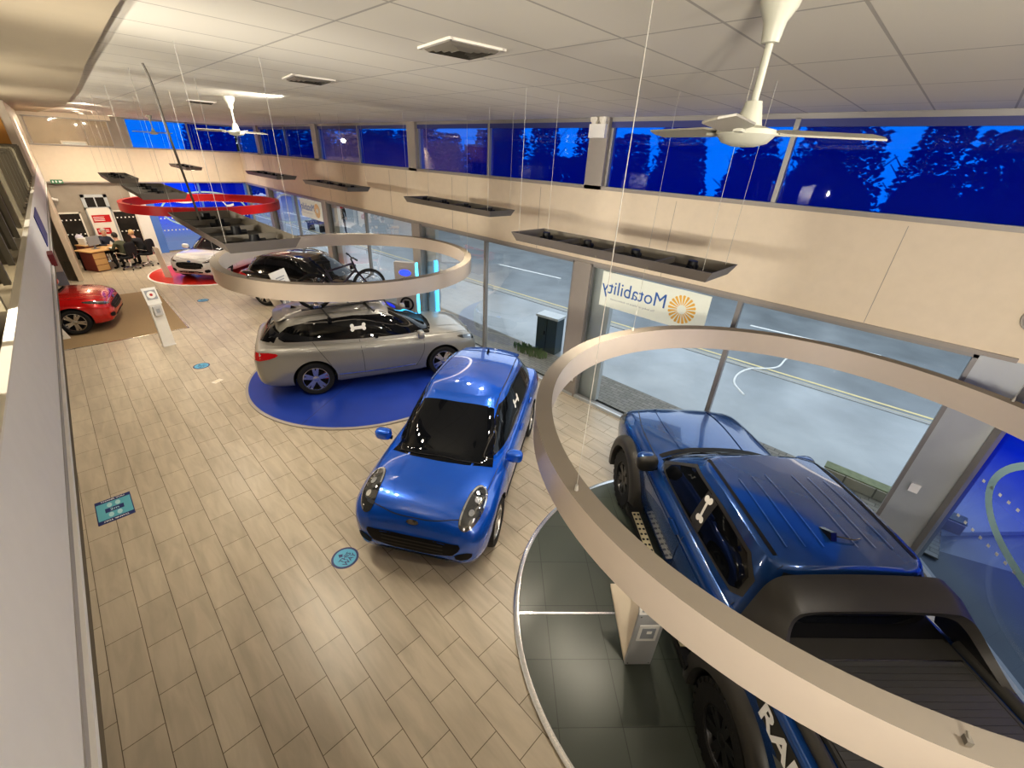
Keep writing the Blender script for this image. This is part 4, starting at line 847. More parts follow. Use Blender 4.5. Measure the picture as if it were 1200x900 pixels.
trough(1.0, 1.53, 13.3, 15.4, 'farthest light trough of the left row, against the cream end band')
# ceiling fans
def fan(x, y, ang, label):
    t = thing('ceiling_fan', label, 'ceiling fan', (x, y, ZC), ang, 'ceiling fans')
    bm = B(); lathe(bm, [(.001, 0), (.085, 0), (.075, -.05), (.045, -.10), (.035, -.17), (.001, -.175)], 24); obj('canopy', bm, MAT['fan'], t, smooth=40)
    bm = B(); cyl(bm, (0, 0, -.16), (0, 0, -.40), .016, None, 12); obj('downrod', bm, MAT['fan'], t, smooth=60)
    bm = B(); lathe(bm, [(.001, -.375), (.035, -.38), (.055, -.46), (.06, -.475), (.125, -.49), (.13, -.51), (.10, -.545), (.05, -.56), (.001, -.563)], 28); obj('motor_housing', bm, MAT['fan'], t, smooth=40)
    for k in range(3):
        a = 2*pi*k/3; Rm = Matrix.Rotation(a, 3, 'Z'); tw = Matrix.Rotation(radians(12), 3, 'X')
        bm = B(); o5 = [(.14, -.035), (.20, -.065), (.60, -.058), (.62, 0), (.60, .058), (.20, .065), (.14, .035)]
        prism(bm, [Rm @ (tw @ V((u, v, 0)))+V((0, 0, -.50)) for u, v in o5], (0, 0, .008)); b = obj('blade', bm, MAT['fanblade'], t)
        bm = B(); box(bm, Rm @ V((.16, 0, 0))+V((0, 0, -.505)), (.12, .035, .012), 0, Rm); obj('blade_bracket', bm, MAT['fan'], b)
fan(2.40, .86, radians(190), 'white three-bladed ceiling fan nearest the camera')
fan(2.57, 9.22, radians(145), 'white ceiling fan in the middle of the room')
fan(3.15, 20.4, radians(75), 'white ceiling fan at the far end of the room')
# ceiling air vents
def vent(x, y, w, label):
    t = thing('air_vent', label, 'air vent', (x, y, ZC), radians(-8) if w < .5 else 0, 'ceiling air vents')
    bm = B(); 
    for s in (-1, 1): box(bm, (s*w/2, 0, -.006), (.03, w+.03, .016)); box(bm, (0, s*w/2, -.006), (w, .03, .016))
    obj('frame', bm, MAT['offwhite'], t)
    for k in range(1, 5):
        r = w/2*(1-k*.19); bm = B()
        for s in (-1, 1):
            quad(bm, [(s*r, -r, -.03), (s*r, r, -.03), (s*(r+.035), r+.035, -.003), (s*(r+.035), -r-.035, -.003)]); quad(bm, [(-r, s*r, -.03), (r, s*r, -.03), (r+.035, s*(r+.035), -.003), (-r-.035, s*(r+.035), -.003)])
        obj('louvre', bm, MAT['vent'], t)
    bm = B(); box(bm, (0, 0, -.001), (w, w, .004)); obj('duct_opening', bm, MAT['troughdark'], t)
vent(2.35, 2.9, .42, 'square four-way ceiling vent nearest the camera')
vent(2.42, 5.66, .42, 'second square ceiling vent along the ceiling')
vent(2.6, 11.1, .42, 'farthest square ceiling vent')
for x, y in ((1.45, 21.9), (1.62, 23.0), (1.75, 24.2), (.55, 23.6), (2.5, 23.9)):
    t = thing('downlight', 'small glowing recessed downlight in the far ceiling', 'downlight', (x, y, ZC), 0, 'far ceiling downlights')
    bm = B(); lathe(bm, [(.10, 0), (.10, -.012), (.075, -.014), (.075, 0)], 20, close=True); obj('bezel', bm, MAT['white'], t)
    bm = B(); cyl(bm, (0, 0, -.004), (0, 0, -.010), .074, None, 20); obj('lens', bm, MAT['lamp'], t)
# emergency light on the pillar head, round speaker, exit sign, camera
t = thing('emergency_light', 'white box emergency light on the head of the brown pillar', 'emergency light', (6.86, 4.85, 5.07), 0)
bm = B(); box(bm, (0, 0, 0), (.09, .32, .2)); obj('case', bm, MAT['white'], t)
for s in (-1, 1): bm = B(); cyl(bm, (0, s*.09, .10), (0, s*.09, .17), .05, .06, 14); cyl(bm, (-.04, s*.09, .17), (.05, s*.09, .19), .07, .07, 14); obj('lamp_head', bm, MAT['offwhite'], t, smooth=40)
t = thing('wall_speaker', 'round grey speaker on the cream band at right edge', 'speaker', (6.93, -.98, 3.38), 0)
bm = B(); cyl(bm, (0, 0, 0), (-.03, 0, 0), .15, .145, 32); obj('rim', bm, MAT['pillar'], t, smooth=40)
bm = B(); cyl(bm, (-.028, 0, 0), (-.036, 0, 0), .13, .12, 32); obj('mesh_cover', bm, M('speaker_mesh', (.30, .28, .26), .7), t, smooth=40)
t = thing('exit_sign', 'small green and white exit sign above the far glass door', 'sign', (.36, YE-.1, 2.95), 0)
bm = B(); box(bm, (0, 0, 0), (.34, .04, .14)); obj('case', bm, MAT['greenSign'], t)
bm = B(); 
for x in (-.11, -.02, .08): box(bm, (x, -.024, 0), (.045, .008, .07))
prism(bm, [(.11, -.028, .03), (.15, -.028, 0), (.11, -.028, -.03)], (0, .006, 0)); obj('pictogram', bm, MAT['paper'], t)
t = thing('security_camera', 'small white camera on the stone end wall', 'camera', (.05, YE-.02, 2.36), 0)
bm = B(); cyl(bm, (0, .06, 0), (0, -.06, 0), .03, None, 10); obj('bracket', bm, MAT['white'], t); bm = B(); cyl(bm, (-.02, -.1, -.02), (.12, -.16, -.05), .045, None, 12); obj('camera_body', bm, MAT['white'], t)
bm = B(); box(bm, (6.905, -.86, 1.02), (.02, .10, .13)); tag(obj('light_switch', bm, MAT['paper']), 'white card fixed to the pale corner pillar', 'switch plate')
for k, z in enumerate((.42, .56)):
    bm = B(); box(bm, (6.845, 4.80, z), (.02, .2, .10)); box(bm, (6.833, 4.76, z), (.008, .05, .05), 1); box(bm, (6.833, 4.84, z), (.008, .05, .05), 1)
    tag(obj('socket_outlet', bm, [MAT['paper'], MAT['white']]), ('lower' if k == 0 else 'upper')+' white socket outlet on the foot of the brown pillar', 'socket')
bm = B(); tube(bm, catmull([(1.0, 6.0, ZC-.04), (1.03, 6.02, ZC-.2), (1.05, 6.0, 4.6), (1.1, 5.95, 3.82)], 6), .011, 8); tag(obj('power_cable', bm, MAT['vent'], smooth=60), 'thick grey cable dropping from the ceiling to the widest light trough', 'cable')
# Motability signs in the windows (lettering reads from the street, so mirrored from inside)
def window_sign(y0, y1, z0, z1, label, detail=True):
    t = thing('window_sign', label, 'sign', (6.93, (y0+y1)/2, (z0+z1)/2), 0); w, h = y1-y0, z1-z0
    bm = B(); box(bm, (0, 0, 0), (.006, w, h)); obj('panel', bm, M('sign_panel', (.74, .76, .66), .5, emit=(.8, .85, .75), estr=.12), t)
    f = lambda co: V((-.006, co.x, co.y))
    bm = text_bm('Motability', h*.44, lambda co: V((-.007, co.x*1.15+.345, co.y*1.22+.07*h)), 'CENTER', .0); bmesh.ops.reverse_faces(bm, faces=bm.faces[:]); obj('lettering', bm, MAT['blueprint'], t)
    bm = text_bm('The leading car scheme for disabled people', h*.075, lambda co: V((-.007, co.x*1.08+.33, co.y-.24*h)), 'CENTER'); obj('small_lettering', bm, MAT['ink'], t)
    bm = B(); cx = -w*.29
    for k in range(20):
        a = 2*pi*k/20; r0, r1 = h*.12, h*.36; da = .10
        prism(bm, [(-.007, cx+r0*cos(a-da*.6), r0*sin(a-da*.6)), (-.007, cx+r0*cos(a+da*.6), r0*sin(a+da*.6)), (-.007, cx+r1*cos(a+da), r1*sin(a+da)), (-.007, cx+r1*1.04*cos(a), r1*1.04*sin(a)), (-.007, cx+r1*cos(a-da), r1*sin(a-da))], (.002, 0, 0))
    obj('sunburst', bm, MAT['yellow'], t)
window_sign(2.33, 4.38, 2.17, 2.82, 'pale window sign with mirrored blue lettering above the pickup truck')
window_sign(16.75, 18.7, 2.15, 2.82, 'pale window sign with mirrored lettering in the distant window bay')
# floor stickers
def round_sticker(x, y, a, label, r=.165):
    t = thing('floor_sticker', label, 'floor sticker', (x, y, .0), a, 'round this-way floor stickers')
    bm = B(); cyl(bm, (0, 0, .001), (0, 0, .004), r, None, 40); obj('border', bm, MAT['sticknavy'], t)
    bm = B(); cyl(bm, (0, 0, .004), (0, 0, .0055), r*.84, None, 40); obj('face', bm, MAT['stickblue'], t)
    for s, yy in (('THIS', .0), ('WAY', -.07)):
        bm = text_bm(s, .085, lambda co, yy=yy: V((co.x, co.y+yy, .0062)), 'CENTER', .0015); obj('lettering', bm, MAT['sticknavy'], t)
    bm = B(); prism(bm, [(-.035, .055, .0062), (.035, .055, .0062), (0, .105, .0062)], (0, 0, .0004)); prism(bm, [(-.01, .04, .0062), (.01, .04, .0062), (.01, .06, .0062), (-.01, .06, .0062)], (0, 0, .0004)); obj('arrow', bm, MAT['sticknavy'], t)
round_sticker(1.262, 3.98, radians(25), 'round blue this-way floor sticker in front of the bright blue crossover')
round_sticker(1.29, 11.21, radians(20), 'round blue floor sticker on the tiles left of the silver crossover')
round_sticker(2.51, 16.56, radians(20), 'farthest round blue floor sticker, beside the brown mat')
t = thing('floor_sticker', 'rectangular teal floor sticker with navy border and footprints near the left wall', 'floor sticker', (-.69, 6.92, 0), radians(0))
bm = B(); box(bm, (0, 0, .002), (.39, .56, .004)); obj('border', bm, MAT['sticknavy'], t)
bm = B(); box(bm, (0, 0, .0045), (.37, .40, .002)); obj('face', bm, MAT['stickteal'], t)
for s in (1, -1):
    bm = text_bm('THANK YOU', .045, lambda co, s=s: V((s*co.x, s*(co.y)+s*.24, .0062)), 'CENTER', .001); obj('lettering', bm, MAT['paper'], t)
bm = B()
for sx_, sy_ in ((-1, 1), (1, 1), (-1, -1), (1, -1)):
    prism(bm, [(sx_*.045+.028*cos(a), sy_*.12+.055*sin(a), .0058) for a in [2*pi*i/14 for i in range(14)]], (0, 0, .0005))
obj('footprints', bm, MAT['stickpale'], t)
bm = B(); box(bm, (.0, 0, .0055), (.20, .10, .001)); obj('text_block', bm, MAT['sticknavy'], t)
bm = text_bm('2m', .08, lambda co: V((co.x, co.y, .0066)), 'CENTER', .001); obj('lettering', bm, MAT['stickpale'], t)
bm = B(); box(bm, (1.36, 10.17, .002), (.2, .12, .004), 0, .5); box(bm, (1.36, 10.17, .0045), (.15, .07, .002), 1, .5); tag(obj('floor_socket', bm, [MAT['offwhite'], MAT['cream']]), 'small pale floor box cover between round sticker and blue disc', 'floor box')
# brown mat under the red hatchback
t = thing('floor_mat', 'large brown entrance mat under the red hatchback', 'mat', (-.9, 16.4, 0), 0)
bm = B(); box(bm, (0, 0, .003), (5.0, 4.6, .006)); obj('mat_surface', bm, MAT['mat'], t)
bm = B(); box(bm, (0, -2.32, .004), (5.06, .04, .008)); box(bm, (2.52, 0, .004), (.04, 4.66, .008)); obj('edge_strip', bm, MAT['alloy'], t)
# ------------------------------------------------------------------ display stands
def v_stand(x, y, a, label, w=.27, h=.82, hold=True, lean=(-.10, .52, .50)):
    """front panel upright, rear slab leaning away from the same foot"""
    t = thing('display_stand', label, 'display stand', (x, y, .033 if hold else .003), a)
    bm = B(); box(bm, (0, 0, h/2), (w, .03, h)); obj('front_panel', bm, M('stand_grey', (.46, .47, .48), .4), t)
    bm = B(); lx, ly, lz = lean
    prism(bm, [(-w/2, .02, .0), (w/2, .02, 0), (w/2+lx, ly, lz), (-w/2+lx, ly, lz)], (0, .012, .035)); obj('rear_slab', bm, MAT['cream'], t)
    bm = B(); box(bm, (0, -.018, h*.66), (w*.72, .006, h*.30)); obj('document', bm, MAT['paper'], t)
    bm = B(); box(bm, (0, -.022, h*.66), (w*.5, .004, h*.2)); box(bm, (.01, -.0245, h*.68), (.05, .002, .04), 1); obj('printed_text', bm, [MAT['ink'], MAT['paper']], t)
    bm = B()
    for sx_ in (-1, 1):
        for zz in (.03, h-.03): cyl(bm, (sx_*(w/2-.025), -.014, zz), (sx_*(w/2-.025), -.02, zz), .008, None, 8)
    obj('fixing_screw', bm, MAT['chrome'], t)
    if hold:
        Rm = Matrix.Rotation(radians(-24), 3, 'X')
        bm = B(); box(bm, V((0, .06, h+.13)), (w, .025, .30), 0, Rm); hd = obj('document_holder', bm, MAT['white'], t)
        bm = B(); box(bm, V((0, .045, h+.125)), (w*.8, .01, .22), 0, Rm); obj('document', bm, MAT['ink'], hd)
    return t
v_stand(2.85, .70, radians(-43), 'grey and cream V-shaped stand on the dark disc beside the pickup truck')
t = v_stand(3.95, 13.0, radians(40), 'white V-shaped stand with a tilted board beside the black car', .34, .95, False, (-.05, .4, .75))
Rm = Matrix.Rotation(radians(-15), 3, 'X'); bm = B(); box(bm, (0, .06, 1.24), (.72, .03, .48), 0, Rm); hd = obj('sign_board', bm, MAT['white'], t)
bm = B()
for k in range(4): box(bm, (-.02*k, .035+.014*(1-k), 1.30-.07*k), (.40-.05*(k % 2), .008, .028), 0, Rm)
obj('printed_text', bm, MAT['ink'], hd)
t = thing('display_stand', 'slim white leaning stand at the edge of the red disc', 'display stand', (2.22, 20.15, .0), radians(-48))
bm = B(); prism(bm, [(-.13, 0, 0), (.13, 0, 0), (.05, -.1, 1.12), (-.15, -.1, 1.16)], (0, .03, 0)); obj('leaning_panel', bm, MAT['offwhite'], t); bm = B(); box(bm, (0, .05, .01), (.3, .24, .02)); obj('foot', bm, MAT['offwhite'], t)
# hand sanitiser totem
t = thing('sanitiser_stand', 'white pillar stand with a square red-and-white notice at the mat edge', 'stand', (1.0, 13.0, 0), radians(8))
bm = B(); box(bm, (0, .04, .55), (.25, .10, 1.1)); box(bm, (0, .06, .01), (.27, .22, .02)); obj('column', bm, MAT['white'], t)
Rm = Matrix.Rotation(radians(-20), 3, 'X'); bm = B(); box(bm, (0, .06, 1.26), (.28, .03, .40), 0, Rm); sg = obj('notice_panel', bm, MAT['paper'], t)
bm = B(); box(bm, V((0, .06, 1.29))+Rm @ V((0, -.018, .0)), (.21, .004, .22), 0, Rm); q = obj('notice_border', bm, MAT['ink'], sg)
bm = B(); cc = V((0, .06, 1.29))+Rm @ V((0, -.022, 0)); nn = Rm @ V((0, -1, 0)); cyl(bm, cc, cc+nn*.003, .085, None, 20, 0); cyl(bm, cc+nn*.003, cc+nn*.005, .035, None, 6, 1); obj('notice_symbol', bm, [MAT['paper'], MAT['red']], sg)
bm = B(); box(bm, (.0, -.04, .93), (.16, .10, .22)); box(bm, (0, -.095, .93), (.07, .01, .10), 1); obj('dispenser', bm, [M('dispenser_grey', (.55, .55, .56), .3), MAT['ink']], t)
# white notice board foot beside the red car
bm = B(); prism(bm, [(-1.16, 14.93, 0), (-.72, 14.93, 0), (-.84, 14.97, .42), (-1.16, 14.97, .95)], (0, .03, 0)); box(bm, (-.86, 14.925, .10), (.05, .01, .03), 1); box(bm, (-.86, 14.925, .2), (.05, .01, .03), 1)
tag(obj('leaning_board', bm, [MAT['offwhite'], MAT['ink']]), 'white board standing in front of the red hatchback front wheel', 'board')
# EV charging totem
t = thing('charging_post', 'grey charging post with glowing blue oval and cyan light edge by the window pillar', 'charger', (6.45, 10.5, 0), radians(-52))
bm = B(); box(bm, (0, 0, .95), (.62, .16, 1.9)); obj('housing', bm, M('post_grey', (.45, .42, .40), .4), t)
bm = B(); box(bm, (.325, -.03, .95), (.035, .12, 1.9)); obj('light_edge', bm, MAT['led'], t)
bm = B(); u = [(.0+.17*cos(a), -.083, 1.62+.085*sin(a)) for a in [2*pi*i/28 for i in range(28)]]; prism(bm, u, (0, -.008, 0)); lg = obj('logo_oval', bm, MAT['ledblue'], t)
bm = B(); tube(bm, [(.0+.18*cos(a), -.09, .72+.18*sin(a)) for a in [2*pi*i/24 for i in range(24)]], .028, 8, 0, True); box(bm, (0, -.1, .72), (.14, .06, .2)); obj('cable_coil', bm, MAT['black'], t, smooth=60)
bm = B(); box(bm, (0, 0, .015), (.72, .3, .03)); obj('base_plate', bm, MAT['pillar'], t)
# ------------------------------------------------------------------ bicycle on its roof carrier
KA = radians(-20.4)
def kloc(x, y, z): return V((4.25+x*cos(KA)-y*sin(KA), 8.59+x*sin(KA)+y*cos(KA), z))
b0 = V((3.16, 8.60, 0)); b1 = V((4.25, 8.40, 0)); bd = (b1-b0).normalized(); BZ = 2.06; ba = math.atan2(bd.y, bd.x)
t = thing('bicycle', 'dark purple mountain bike standing on the roof of the silver crossover', 'bicycle', (b0.x, b0.y, BZ), ba)
WBk = (b1-b0).length; RWk = .335
def bwheel(x):
    bm = B(); tube(bm, [(x+RWk*cos(a), 0, RWk*sin(a)) for a in [2*pi*i/40 for i in range(40)]], .024, 8, 0, True); w = obj('wheel', bm, MAT['tyre'], t, smooth=60)
    bm = B(); tube(bm, [(x+.30*cos(a), 0, .30*sin(a)) for a in [2*pi*i/40 for i in range(40)]], .010, 6, 0, True)
    for i in range(16):
        a = 2*pi*i/16; cyl(bm, (x+.02*cos(a+1), .02*(-1)**i, .02*sin(a+1)), (x+.30*cos(a), 0, .30*sin(a)), .0022, None, 4)
    cyl(bm, (x, -.05, 0), (x, .05, 0), .022, None, 12); obj('rim_and_spokes', bm, MAT['darkalloy'], w, smooth=60)
bwheel(0); bwheel(WBk)
bb = V((.43, 0, -.03)); st = V((.27, 0, .42)); hd0 = V((.86, 0, .36)); hd1 = V((.82, 0, .49)); fw = V((WBk, 0, 0))
bm = B(); tube(bm, [bb, st], .018); tube(bm, [bb, hd0], .024); tube(bm, [st-(st-bb)*.12, hd1], .02); tube(bm, [hd0-(hd1-hd0)*.15, hd1+(hd1-hd0)*.2], .022)
for s in (-1, 1): tube(bm, [(0, s*.06, 0), bb+V((0, s*.03, 0))], .011); tube(bm, [(0, s*.06, 0), st-(st-bb)*.15+V((0, s*.02, 0))], .010)
obj('frame', bm, MAT['bike'], t, smooth=60)
bm = B()
for s in (-1, 1): tube(bm, [hd0+V((.01, s*.055, -.03)), fw+V((0, s*.06, 0))], .016)
tube(bm, [hd0+V((.01, -.055, -.03)), hd0+V((.01, .055, -.03))], .016); obj('fork', bm, MAT['bike'], t, smooth=60)
bm = B(); top = hd1+V((-.03, 0, .09)); tube(bm, [hd1, top, top+V((.06, 0, .02))], .016); c0 = top+V((.06, 0, .02)); tube(bm, catmull([tuple(c0+V((-.04, y, .02 if abs(y) > .1 else 0))) for y in (-.34, -.2, 0, .2, .34)], 4), .013); hb = obj('handlebar', bm, MAT['black'], t, smooth=60)
for s in (-1, 1): bm = B(); cyl(bm, c0+V((-.04, s*.24, .02)), c0+V((-.04, s*.35, .02)), .018, None, 10); obj('grip', bm, MAT['rubber'], hb)
bm = B(); tube(bm, [st, st+(st-bb).normalized()*.12], .014); s0 = st+(st-bb).normalized()*.13; blob(bm, s0+V((.02, 0, .015)), (.14, .06, .028), 2.6, 14, 8); obj('saddle', bm, MAT['black'], t, smooth=60)
bm = B(); cyl(bm, bb+V((0, -.05, 0)), bb+V((0, -.058, 0)), .09, None, 24); tube(bm, [bb+V((0, -.07, 0)), bb+V((.14, -.07, -.09))], .012); tube(bm, [bb+V((0, .07, 0)), bb+V((-.14, .07, .09))], .012); obj('crankset', bm, MAT['darkalloy'], t, smooth=40)
for s in (-1, 1): bm = B(); box(bm, bb+V((.14, -.11, -.09)) if s < 0 else bb+V((-.14, .11, .09)), (.09, .08, .02)); obj('pedal', bm, MAT['black'], t)
t = thing('roof_carrier', 'silver and black bicycle carrier clamped on the silver crossover roof', 'roof rack', (b0.x, b0.y, 0), ba)
bm = B(); prism(bm, [(-.30, -.045, 1.712), (WBk+.28, -.045, 1.712), (WBk+.28, .045, 1.712), (-.30, .045, 1.712)], (0, 0, .014)); obj('channel', bm, MAT['darkalloy'], t)
for x in (.08, .95):
    P = [V((x, y, 0)) for y in (-.62, -.3, 0, .35, .62)]; pts = []
    for p in P:
        wp = Matrix.Rotation(ba, 3, 'Z') @ p+V((b0.x, b0.y, 0)); dx, dy = wp.x-4.25, wp.y-8.59; lp = V((dx*cos(-KA)-dy*sin(-KA), dx*sin(-KA)+dy*cos(-KA), 2.4)); pts.append(V((p.x, p.y, KU[1].hit(lp, (0, 0, -1), 0)[0].z+.035+.022)))
    bm = B(); zt = max(q.z for q in pts); tube(bm, [V((q.x, q.y, max(q.z, zt-.02))) for q in pts], .018, 8); cb = obj('crossbar', bm, MAT['darkalloy'], t, smooth=60)
    bm = B(); box(bm, pts[0]+V((0, .02, -.03)), (.06, .09, .07)); box(bm, pts[-1]+V((0, -.02, -.03)), (.06, .09, .07)); obj('clamp_foot', bm, MAT['black'], cb)
bm = B(); tube(bm, [(.62, -.04, 1.73), (.50, -.05, 1.95), (.45, -.03, 2.10)], .014); obj('frame_arm', bm, MAT['alloy'], t, smooth=60)
for x in (0, WBk): bm = B(); box(bm, (x, 0, 1.745), (.16, .075, .05)); tube(bm, [(x-.06, 0, 1.76), (x-.06, -.03, 1.84)], .012); obj('wheel_strap', bm, MAT['alloy'], t)
# ------------------------------------------------------------------ sales desk and people, far left
DX, DY, DA = .95, 23.15, radians(30)
t = thing('desk', 'light wood desk with a drawer pedestal at the far end of the hall', 'desk', (DX, DY, 0), DA)
bm = B(); box(bm, (0, 0, .735), (1.7, .8, .035)); obj('desktop', bm, MAT['wood'], t)
bm = B(); box(bm, (-.58, -.06, .37), (.46, .62, .68)); pd = obj('drawer_pedestal', bm, M('pedestal_red', (.16, .03, .02), .5), t)
for k in range(3): bm = B(); box(bm, (-.58, -.375, .14+.22*k), (.42, .02, .20)); d_ = obj('drawer', bm, MAT['wood'], pd)
for x, y in ((.78, -.33), (.78, .33), (-.78, .33)): bm = B(); box(bm, (x, y, .36), (.05, .05, .72)); obj('leg', bm, MAT['black'], t)
def at(x, y, z=0): return (DX+x*cos(DA)-y*sin(DA), DY+x*sin(DA)+y*cos(DA), z)
t = thing('computer_monitor', 'grey computer monitor seen from behind on the desk', 'monitor', at(-.32, .05, .7525), DA+radians(15))
bm = B(); box(bm, (0, 0, .30), (.50, .04, .32)); obj('screen_housing', bm, MAT['screen'], t); bm = B(); box(bm, (0, .03, .12), (.06, .03, .2)); box(bm, (0, .03, .008), (.22, .16, .016)); obj('stand', bm, MAT['furn'], t)
for k, (x, y, a) in enumerate(((.15, -.15, .2), (.35, -.05, -.3), (.0, -.22, .6))):
    bm = B(); box(bm, (0, 0, .754), (.21, .297, .003), 0, a); o = obj('paper_sheet', bm, MAT['paper'], loc=at(x, y)); tag(o, 'white sheet of paper on the wooden desk', 'paper', 'papers on the desk')
t = thing('side_cabinet', 'low cabinet with red and wood shelves left of the desk', 'cabinet', (.52, 24.22, 0), DA)
bm = B(); box(bm, (0, 0, .36), (.62, .5, .72)); obj('carcass', bm, M('cabinet_red', (.20, .05, .035), .5), t); bm = B(); box(bm, (0, 0, .735), (.66, .54, .03)); obj('top', bm, MAT['wood'], t)
for k in range(3): bm = B(); box(bm, (-.18+.17*k, -.262, .4), (.14, .02, .30)); obj('leaflet', bm, [MAT['yellow'], MAT['paper'], MAT['red']][k], t)
t = thing('printer', 'white desktop printer on the low cabinet', 'printer', (.52, 24.22, .75), DA)
bm = B(); box(bm, (0, 0, .12), (.46, .38, .24)); obj('housing', bm, MAT['white'], t); bm = B(); box(bm, (0, -.195, .08), (.36, .02, .05)); obj('paper_slot', bm, MAT['black'], t)
bm = B(); blob(bm, (.33, 24.72, .92), (.13, .13, .15), 2.2); box(bm, (.33, 24.72, .4), (.2, .2, .8), 1); tag(obj('helmet', bm, [M('pale_lilac', (.62, .60, .72), .5), MAT['furn']], smooth=50), 'pale lilac rounded object on a post behind the printer', 'helmet')
t = thing('poster_board', 'white poster board with red printed blocks in front of the far glass door', 'poster', (1.22, YE-.35, 0), radians(4))
bm = B(); box(bm, (0, 0, 1.05), (.70, .03, 1.9)); box(bm, (0, 0, .03), (.78, .3, .06)); obj('board', bm, MAT['offwhite'], t)
bm = B(); box(bm, (0, -.02, 1.60), (.56, .008, .28)); box(bm, (-.06, -.02, 1.12), (.44, .008, .24)); rb = obj('red_block', bm, MAT['red'], t)
bm = B(); 
for z in (1.66, 1.59, 1.53, 1.16, 1.10): box(bm, (-.08, -.026, z), (.34, .004, .025))
obj('printed_text', bm, MAT['paper'], rb)
def office_chair(x, y, a, label):
    t = thing('office_chair', label, 'office chair', (x, y, 0), a, 'black office chairs at the desk')
    bm = B(); blob(bm, (0, 0, .46), (.25, .25, .045), 4); obj('seat', bm, MAT['blackcloth'], t, smooth=50)
    bm = B(); blob(bm, (-.25, 0, .78), (.04, .23, .26), 4); obj('backrest', bm, MAT['blackcloth'], t, smooth=50)
    bm = B(); tube(bm, catmull([(-.18, 0, .44), (-.28, 0, .46), (-.28, 0, .66)], 4), .02); cyl(bm, (0, 0, .10), (0, 0, .43), .028, None, 10); obj('column', bm, MAT['chrome'], t)
    for s in (-1, 1): bm = B(); tube(bm, [(-.24, s*.24, .62), (-.05, s*.28, .66), (.16, s*.28, .66), (.16, s*.26, .46)], .016); obj('armrest', bm, MAT['chrome'], t, smooth=60)
    for k in range(5):
        q = 2*pi*k/5; bm = B(); tube(bm, [(0, 0, .11), (.27*cos(q), .27*sin(q), .075)], .02); l = obj('leg', bm, MAT['chrome'], t); bm = B(); cyl(bm, (.27*cos(q)-.02*sin(q), .27*sin(q)+.02*cos(q), .03), (.27*cos(q)+.02*sin(q), .27*sin(q)-.02*cos(q), .03), .03, None, 12); obj('castor', bm, MAT['black'], l)
def skin(name, J, E_, mats, pick, parent, root=0, lv=2):
    me = bpy.data.meshes.new('sk'); me.from_pydata([j[:3] for j in J], E_, []); o = bpy.data.objects.new('sk', me); COL.objects.link(o)
    o.modifiers.new('s', 'SKIN'); 
    for i, j in enumerate(J):
        d = me.skin_vertices[0].data[i]; d.radius = (j[3], j[4] if len(j) > 4 else j[3]); d.use_root = i == root
    md = o.modifiers.new('u', 'SUBSURF'); md.levels = lv; md.render_levels = lv
    res = evald(o); bpy.data.objects.remove(o); bm = B(); bm.from_mesh(res)
    for f in bm.faces: f.material_index = pick(f.calc_center_median())
    return obj(name, bm, mats, parent, smooth=80)
def hand_joints(J, E_, w, base, d, side, curl=.35):
    """five short fingers rooted inside the palm at joint index w"""
    base = V(base); d = V(d).normalized(); sd = d.cross(V((0, 0, 1))).normalized(); dn = V((0, 0, -1))
    p = len(J); J.append((*(base+d*.055), .026, .017)); E_.append((w, p))
    for k, (o_, L) in enumerate(((-.028, .060), (-.010, .072), (.010, .068), (.027, .054))):
        a = base+d*.085+sd*o_; b = a+d*L*.5+dn*L*.1; c = b+d*L*.4+dn*L*curl
        n = len(J); J += [(*a, .0095), (*b, .0088), (*c, .0078)]; E_ += [(p, n), (n, n+1), (n+1, n+2)]
    a = base+d*.03-sd*.032*side; b = a+d*.035-sd*.022*side+dn*.01; n = len(J); J += [(*a, .012), (*b, .010)]; E_ += [(p, n), (n, n+1)]
def head(parent, c, fwd, mats, hairmat, hair=True, tilt=0.):
    """face details and hair round a skinned head centred at c"""
    c = V(c); f = V(fwd).normalized(); s = V((-f.y, f.x, 0)).normalized(); up = V((0, 0, 1))
    R = Matrix((f, s, up)).transposed()
    bm = B()
    for k in (-1, 1): blob(bm, c+f*.088+s*k*.033+up*.012, (.008, .014, .009), 2, 10, 6)
    obj('eyes', bm, MAT['hairdark'], parent, smooth=60)
    bm = B(); blob(bm, c+f*.104-up*.022, (.020, .014, .024), 2, 10, 6, 0, R)
    for k in (-1, 1): blob(bm, c+s*k*.080-up*.005, (.02, .012, .032), 2, 10, 6, 0, R)
    obj('nose_and_ears', bm, MAT['skin'], parent, smooth=60)
    bm = B(); blob(bm, c+f*.090-up*.060, (.008, .026, .007), 2, 10, 6, 0, R); obj('mouth', bm, M('lips', (.40, .16, .13), .5), parent, smooth=60)
    if hair:
        bm = B(); blob(bm, c-f*.018+up*.028, (.100, .090, .112), 2.1, 22, 14, 0, R)
        kill = [v for v in bm.verts if (v.co-c).dot(f) > .035 and (v.co-c).dot(up) < .062 or (v.co-c).dot(up) < -.06]
        bmesh.ops.delete(bm, geom=kill, context='VERTS'); obj('hair', bm, hairmat, parent, smooth=70)
